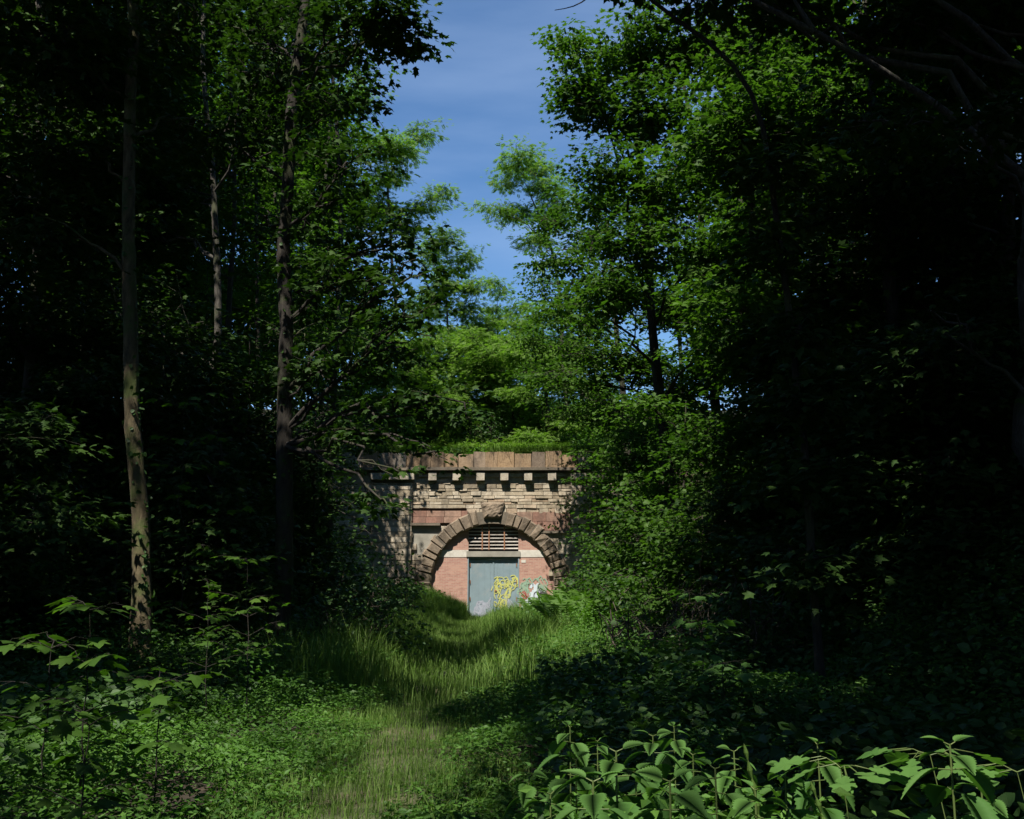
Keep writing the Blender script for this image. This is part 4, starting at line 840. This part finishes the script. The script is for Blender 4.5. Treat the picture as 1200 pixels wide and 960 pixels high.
fw = np.stack([R1.uniform(.05, .95, 520), R1.uniform(1.7, 3.3, 520)], 1); fw = fw[(fw[:, 0] / fw[:, 1] < .27 + .07 * (R1.random(len(fw)) < .25)) & (fw[:, 0] / fw[:, 1] > .04)]
fz_ = gz(fw[:, 0], fw[:, 1]); fp = np.stack([fw[:, 0], fw[:, 1], fz_], 1)
hh_ = 1.6 - (fw[:, 1] * (930 - 675) / F) - fz_
scatter_leaves('cleavers', 'tangled pale weeds filling the lower right foreground', R1, fp, OVATE, .03, M['herb'], 60, hh_ * R1.uniform(.7, 1.06, len(fp)), .09)
def grass_stalk(pts, label, seed):
    rng = np.random.default_rng(seed); P3 = resample([P(*q) for q in pts], 12); root = empty('grass_stalk', P3[0], label, 'grass stalk', 'seeding stalks in the weeds'); w = MB(); w.tube(P3 - P3[0], np.linspace(.004, .0015, 12), 5); w.build('stem', M['stem'], root, True)
    v = MB()
    e_ = resample((P3 - P3[0])[-4:], 16); v.tube(e_, .007 * (1 + .6 * np.array([(-1) ** k for k in range(16)])) * np.linspace(1, .4, 16), 5, rng, .2)
    v.build('seed_head', M['grass'], root)
g_b = lambda px, d: [px, 1500, d]
grass_stalk([(897, 1500, 2), (895, 960, 2), (890, 900, 2), (880, 880, 2), (872, 872, 2)], 'curved green stalk rising from the lower weeds', 1)
grass_stalk([(985, 1500, 2), (978, 955, 2), (965, 928, 2), (950, 916, 2)], 'bent stalk with seed head beside the oak seedling', 2)

# ------------------------------------------------------------------ the wood around and behind the viewer and unseen trees added to shade the hollow
def proto_tree(seed, H_=19, R_=4.6):
    rng = np.random.default_rng(seed); cls = []
    for k in range(22):
        th = rng.uniform(0, 2 * pi); z = rng.uniform(.38, 1.0); r = R_ * sqrt(max(.05, 1 - ((z - .62) / .45) ** 2)) * rng.uniform(.2, .85)
        cls.append((np.array([cos(th) * r, sin(th) * r, H_ * z]), (1.9, 1.9, 1.2), 26))
    return cls
def wood_tree(x, y, lab, seed, H_=19, R_=4.6, dens=1., grp='trees round the viewpoint'):
    b = G(x, y); cls = [(c + b, R, n) for c, R, n in proto_tree(seed, H_, R_)]
    return tree('woodland_tree', lab, [b, b + [.2, .1, H_ * .5], b + [0, .3, H_ * .97]], .2, .04, cls, BROAD, .26, M['maple_shade'], M['bark'], seed, group=grp, per=13, srad=.8, sides=7, dens=dens, twr=.02)
def copy_tree(o, x, y, rz, lab=None, s=1.0):
    r = o.copy(); COL.objects.link(r); r.location = tuple(G(x, y)); r.rotation_euler = (0, 0, rz); r.scale = (s, s, s)
    if lab: r['label'] = lab
    for ch in list(o.children): c = ch.copy(); COL.objects.link(c); c.parent = r
    return r
LW = 'dense tall broadleaf tree of the wood outside the picture'
def added_shade_tree(x, y, cls, seed, zt=17):  # added out of view; crown clumps sit where they block sun and sky
    b = G(x, y); rng = np.random.default_rng(seed)
    c = [((cx, cy_, cz), (2.3, 2.3, 1.1), 46) for cx, cy_, cz in cls]
    tree('woodland_tree', 'unseen broad tree added outside the picture to shade the hollow', [b, b + [.1, .1, zt * .45], b + [.1, .1, zt]], .24, .06, c, BROAD, .24, M['maple_shade'], M['bark'], seed, group='trees that shade the hollow', per=15, srad=.85, sides=8, twr=.02, gap=gapc)
def over(x0, x1, y0, y1, n, zr, rng): return [(rng.uniform(x0, x1), rng.uniform(y0, y1), rng.uniform(*zr)) for _ in range(n)]
RC = np.random.default_rng(88)
added_shade_tree(6.5, -3, over(-1, 8, -9, 1, 42, (12.5, 17), RC), 1101)
added_shade_tree(7.5, 4, over(-1, 8, 0, 8, 42, (13, 17.5), RC), 1102)
added_shade_tree(9.5, 11, over(.5, 10, 6, 13, 26, (14, 17), RC), 1103)
added_shade_tree(-6.5, -4, over(-10, -1, -10, 0, 28, (12.5, 17), RC), 1104)
added_shade_tree(-8.5, 5, over(-12, -3, -1, 9, 28, (13, 17.5), RC), 1105)
added_shade_tree(-9.5, 12, over(-13, -4, 8, 17, 26, (14.5, 18.5), RC), 1106)
added_shade_tree(1.0, -11, over(-5, 6, -16, -8, 22, (10, 17), RC), 1107)
w0 = wood_tree(10.5, -8, LW, 1001); w1 = wood_tree(11, -1, LW, 1002, 20, 5); w2 = wood_tree(-11, -1, LW, 1003, 18, 4.4)
far_lab = {(-1, 0): 'tree deep in the wood high on the left bank', (1, 0): 'tree deep in the wood high on the right bank', (-1, 1): 'tree on top of the left bank near the portal', (1, 1): 'tree on top of the right bank near the portal',
           (-1, 2): 'far tree on the hill beyond the left bank', (1, 2): 'far tree on the hill beyond the right bank'}
spots = [(2.5, -17), (-5.5, -14), (-12, -8), (7, -15), (14, 5), (13, 12), (15, -5), (17, 2), (-15.5, 5), (-16, 0), (-18, -6), (-6, -21), (10, -18)]
vis = [(-17, 13), (-17, 20), (-13, 24), (-20, 10), (-22, 26), (-15, 31), (-20, 35), (-16.5, 39), (-26, 18), (-18, 43), (-27, 33), (-25, 42), (13, 19), (17, 14), (15, 26), (19, 21), (13.5, 33), (18, 32), (14, 40), (21, 28), (24, 18), (19, 40), (15, 47), (24, 36), (-19, 50), (-24, 53), (15, 55), (21, 50),
       (-16, 62), (-22, 60), (-24, 70), (16, 64), (22, 60), (24, 72), (13, 75), (-13, 76), (-30, 52), (30, 50), (30, 30), (30, 12), (-31, 14), (-34, 26), (-31, 40), (-38, 34), (-28, 6), (-36, 48), (-17, 26), (-21, 17), (-24, 24), (-19, 33)]
for k, (x, y) in enumerate(spots): copy_tree((w0, w1, w2)[k % 3], x, y, k * 1.3, LW, 1 + .1 * (k % 3))
for k, (x, y) in enumerate(vis):
    o = copy_tree((w0, w1, w2)[k % 3], x, y, k * 1.7, None, (.85 if y > 55 else 1.) + .1 * (k % 3))
    o['label'] = far_lab[(1 if x > 0 else -1, 0 if y < 38 else 1 if y < 57 else 2)]; o['group'] = 'far trees of the wood'; o.name = 'woodland_tree'
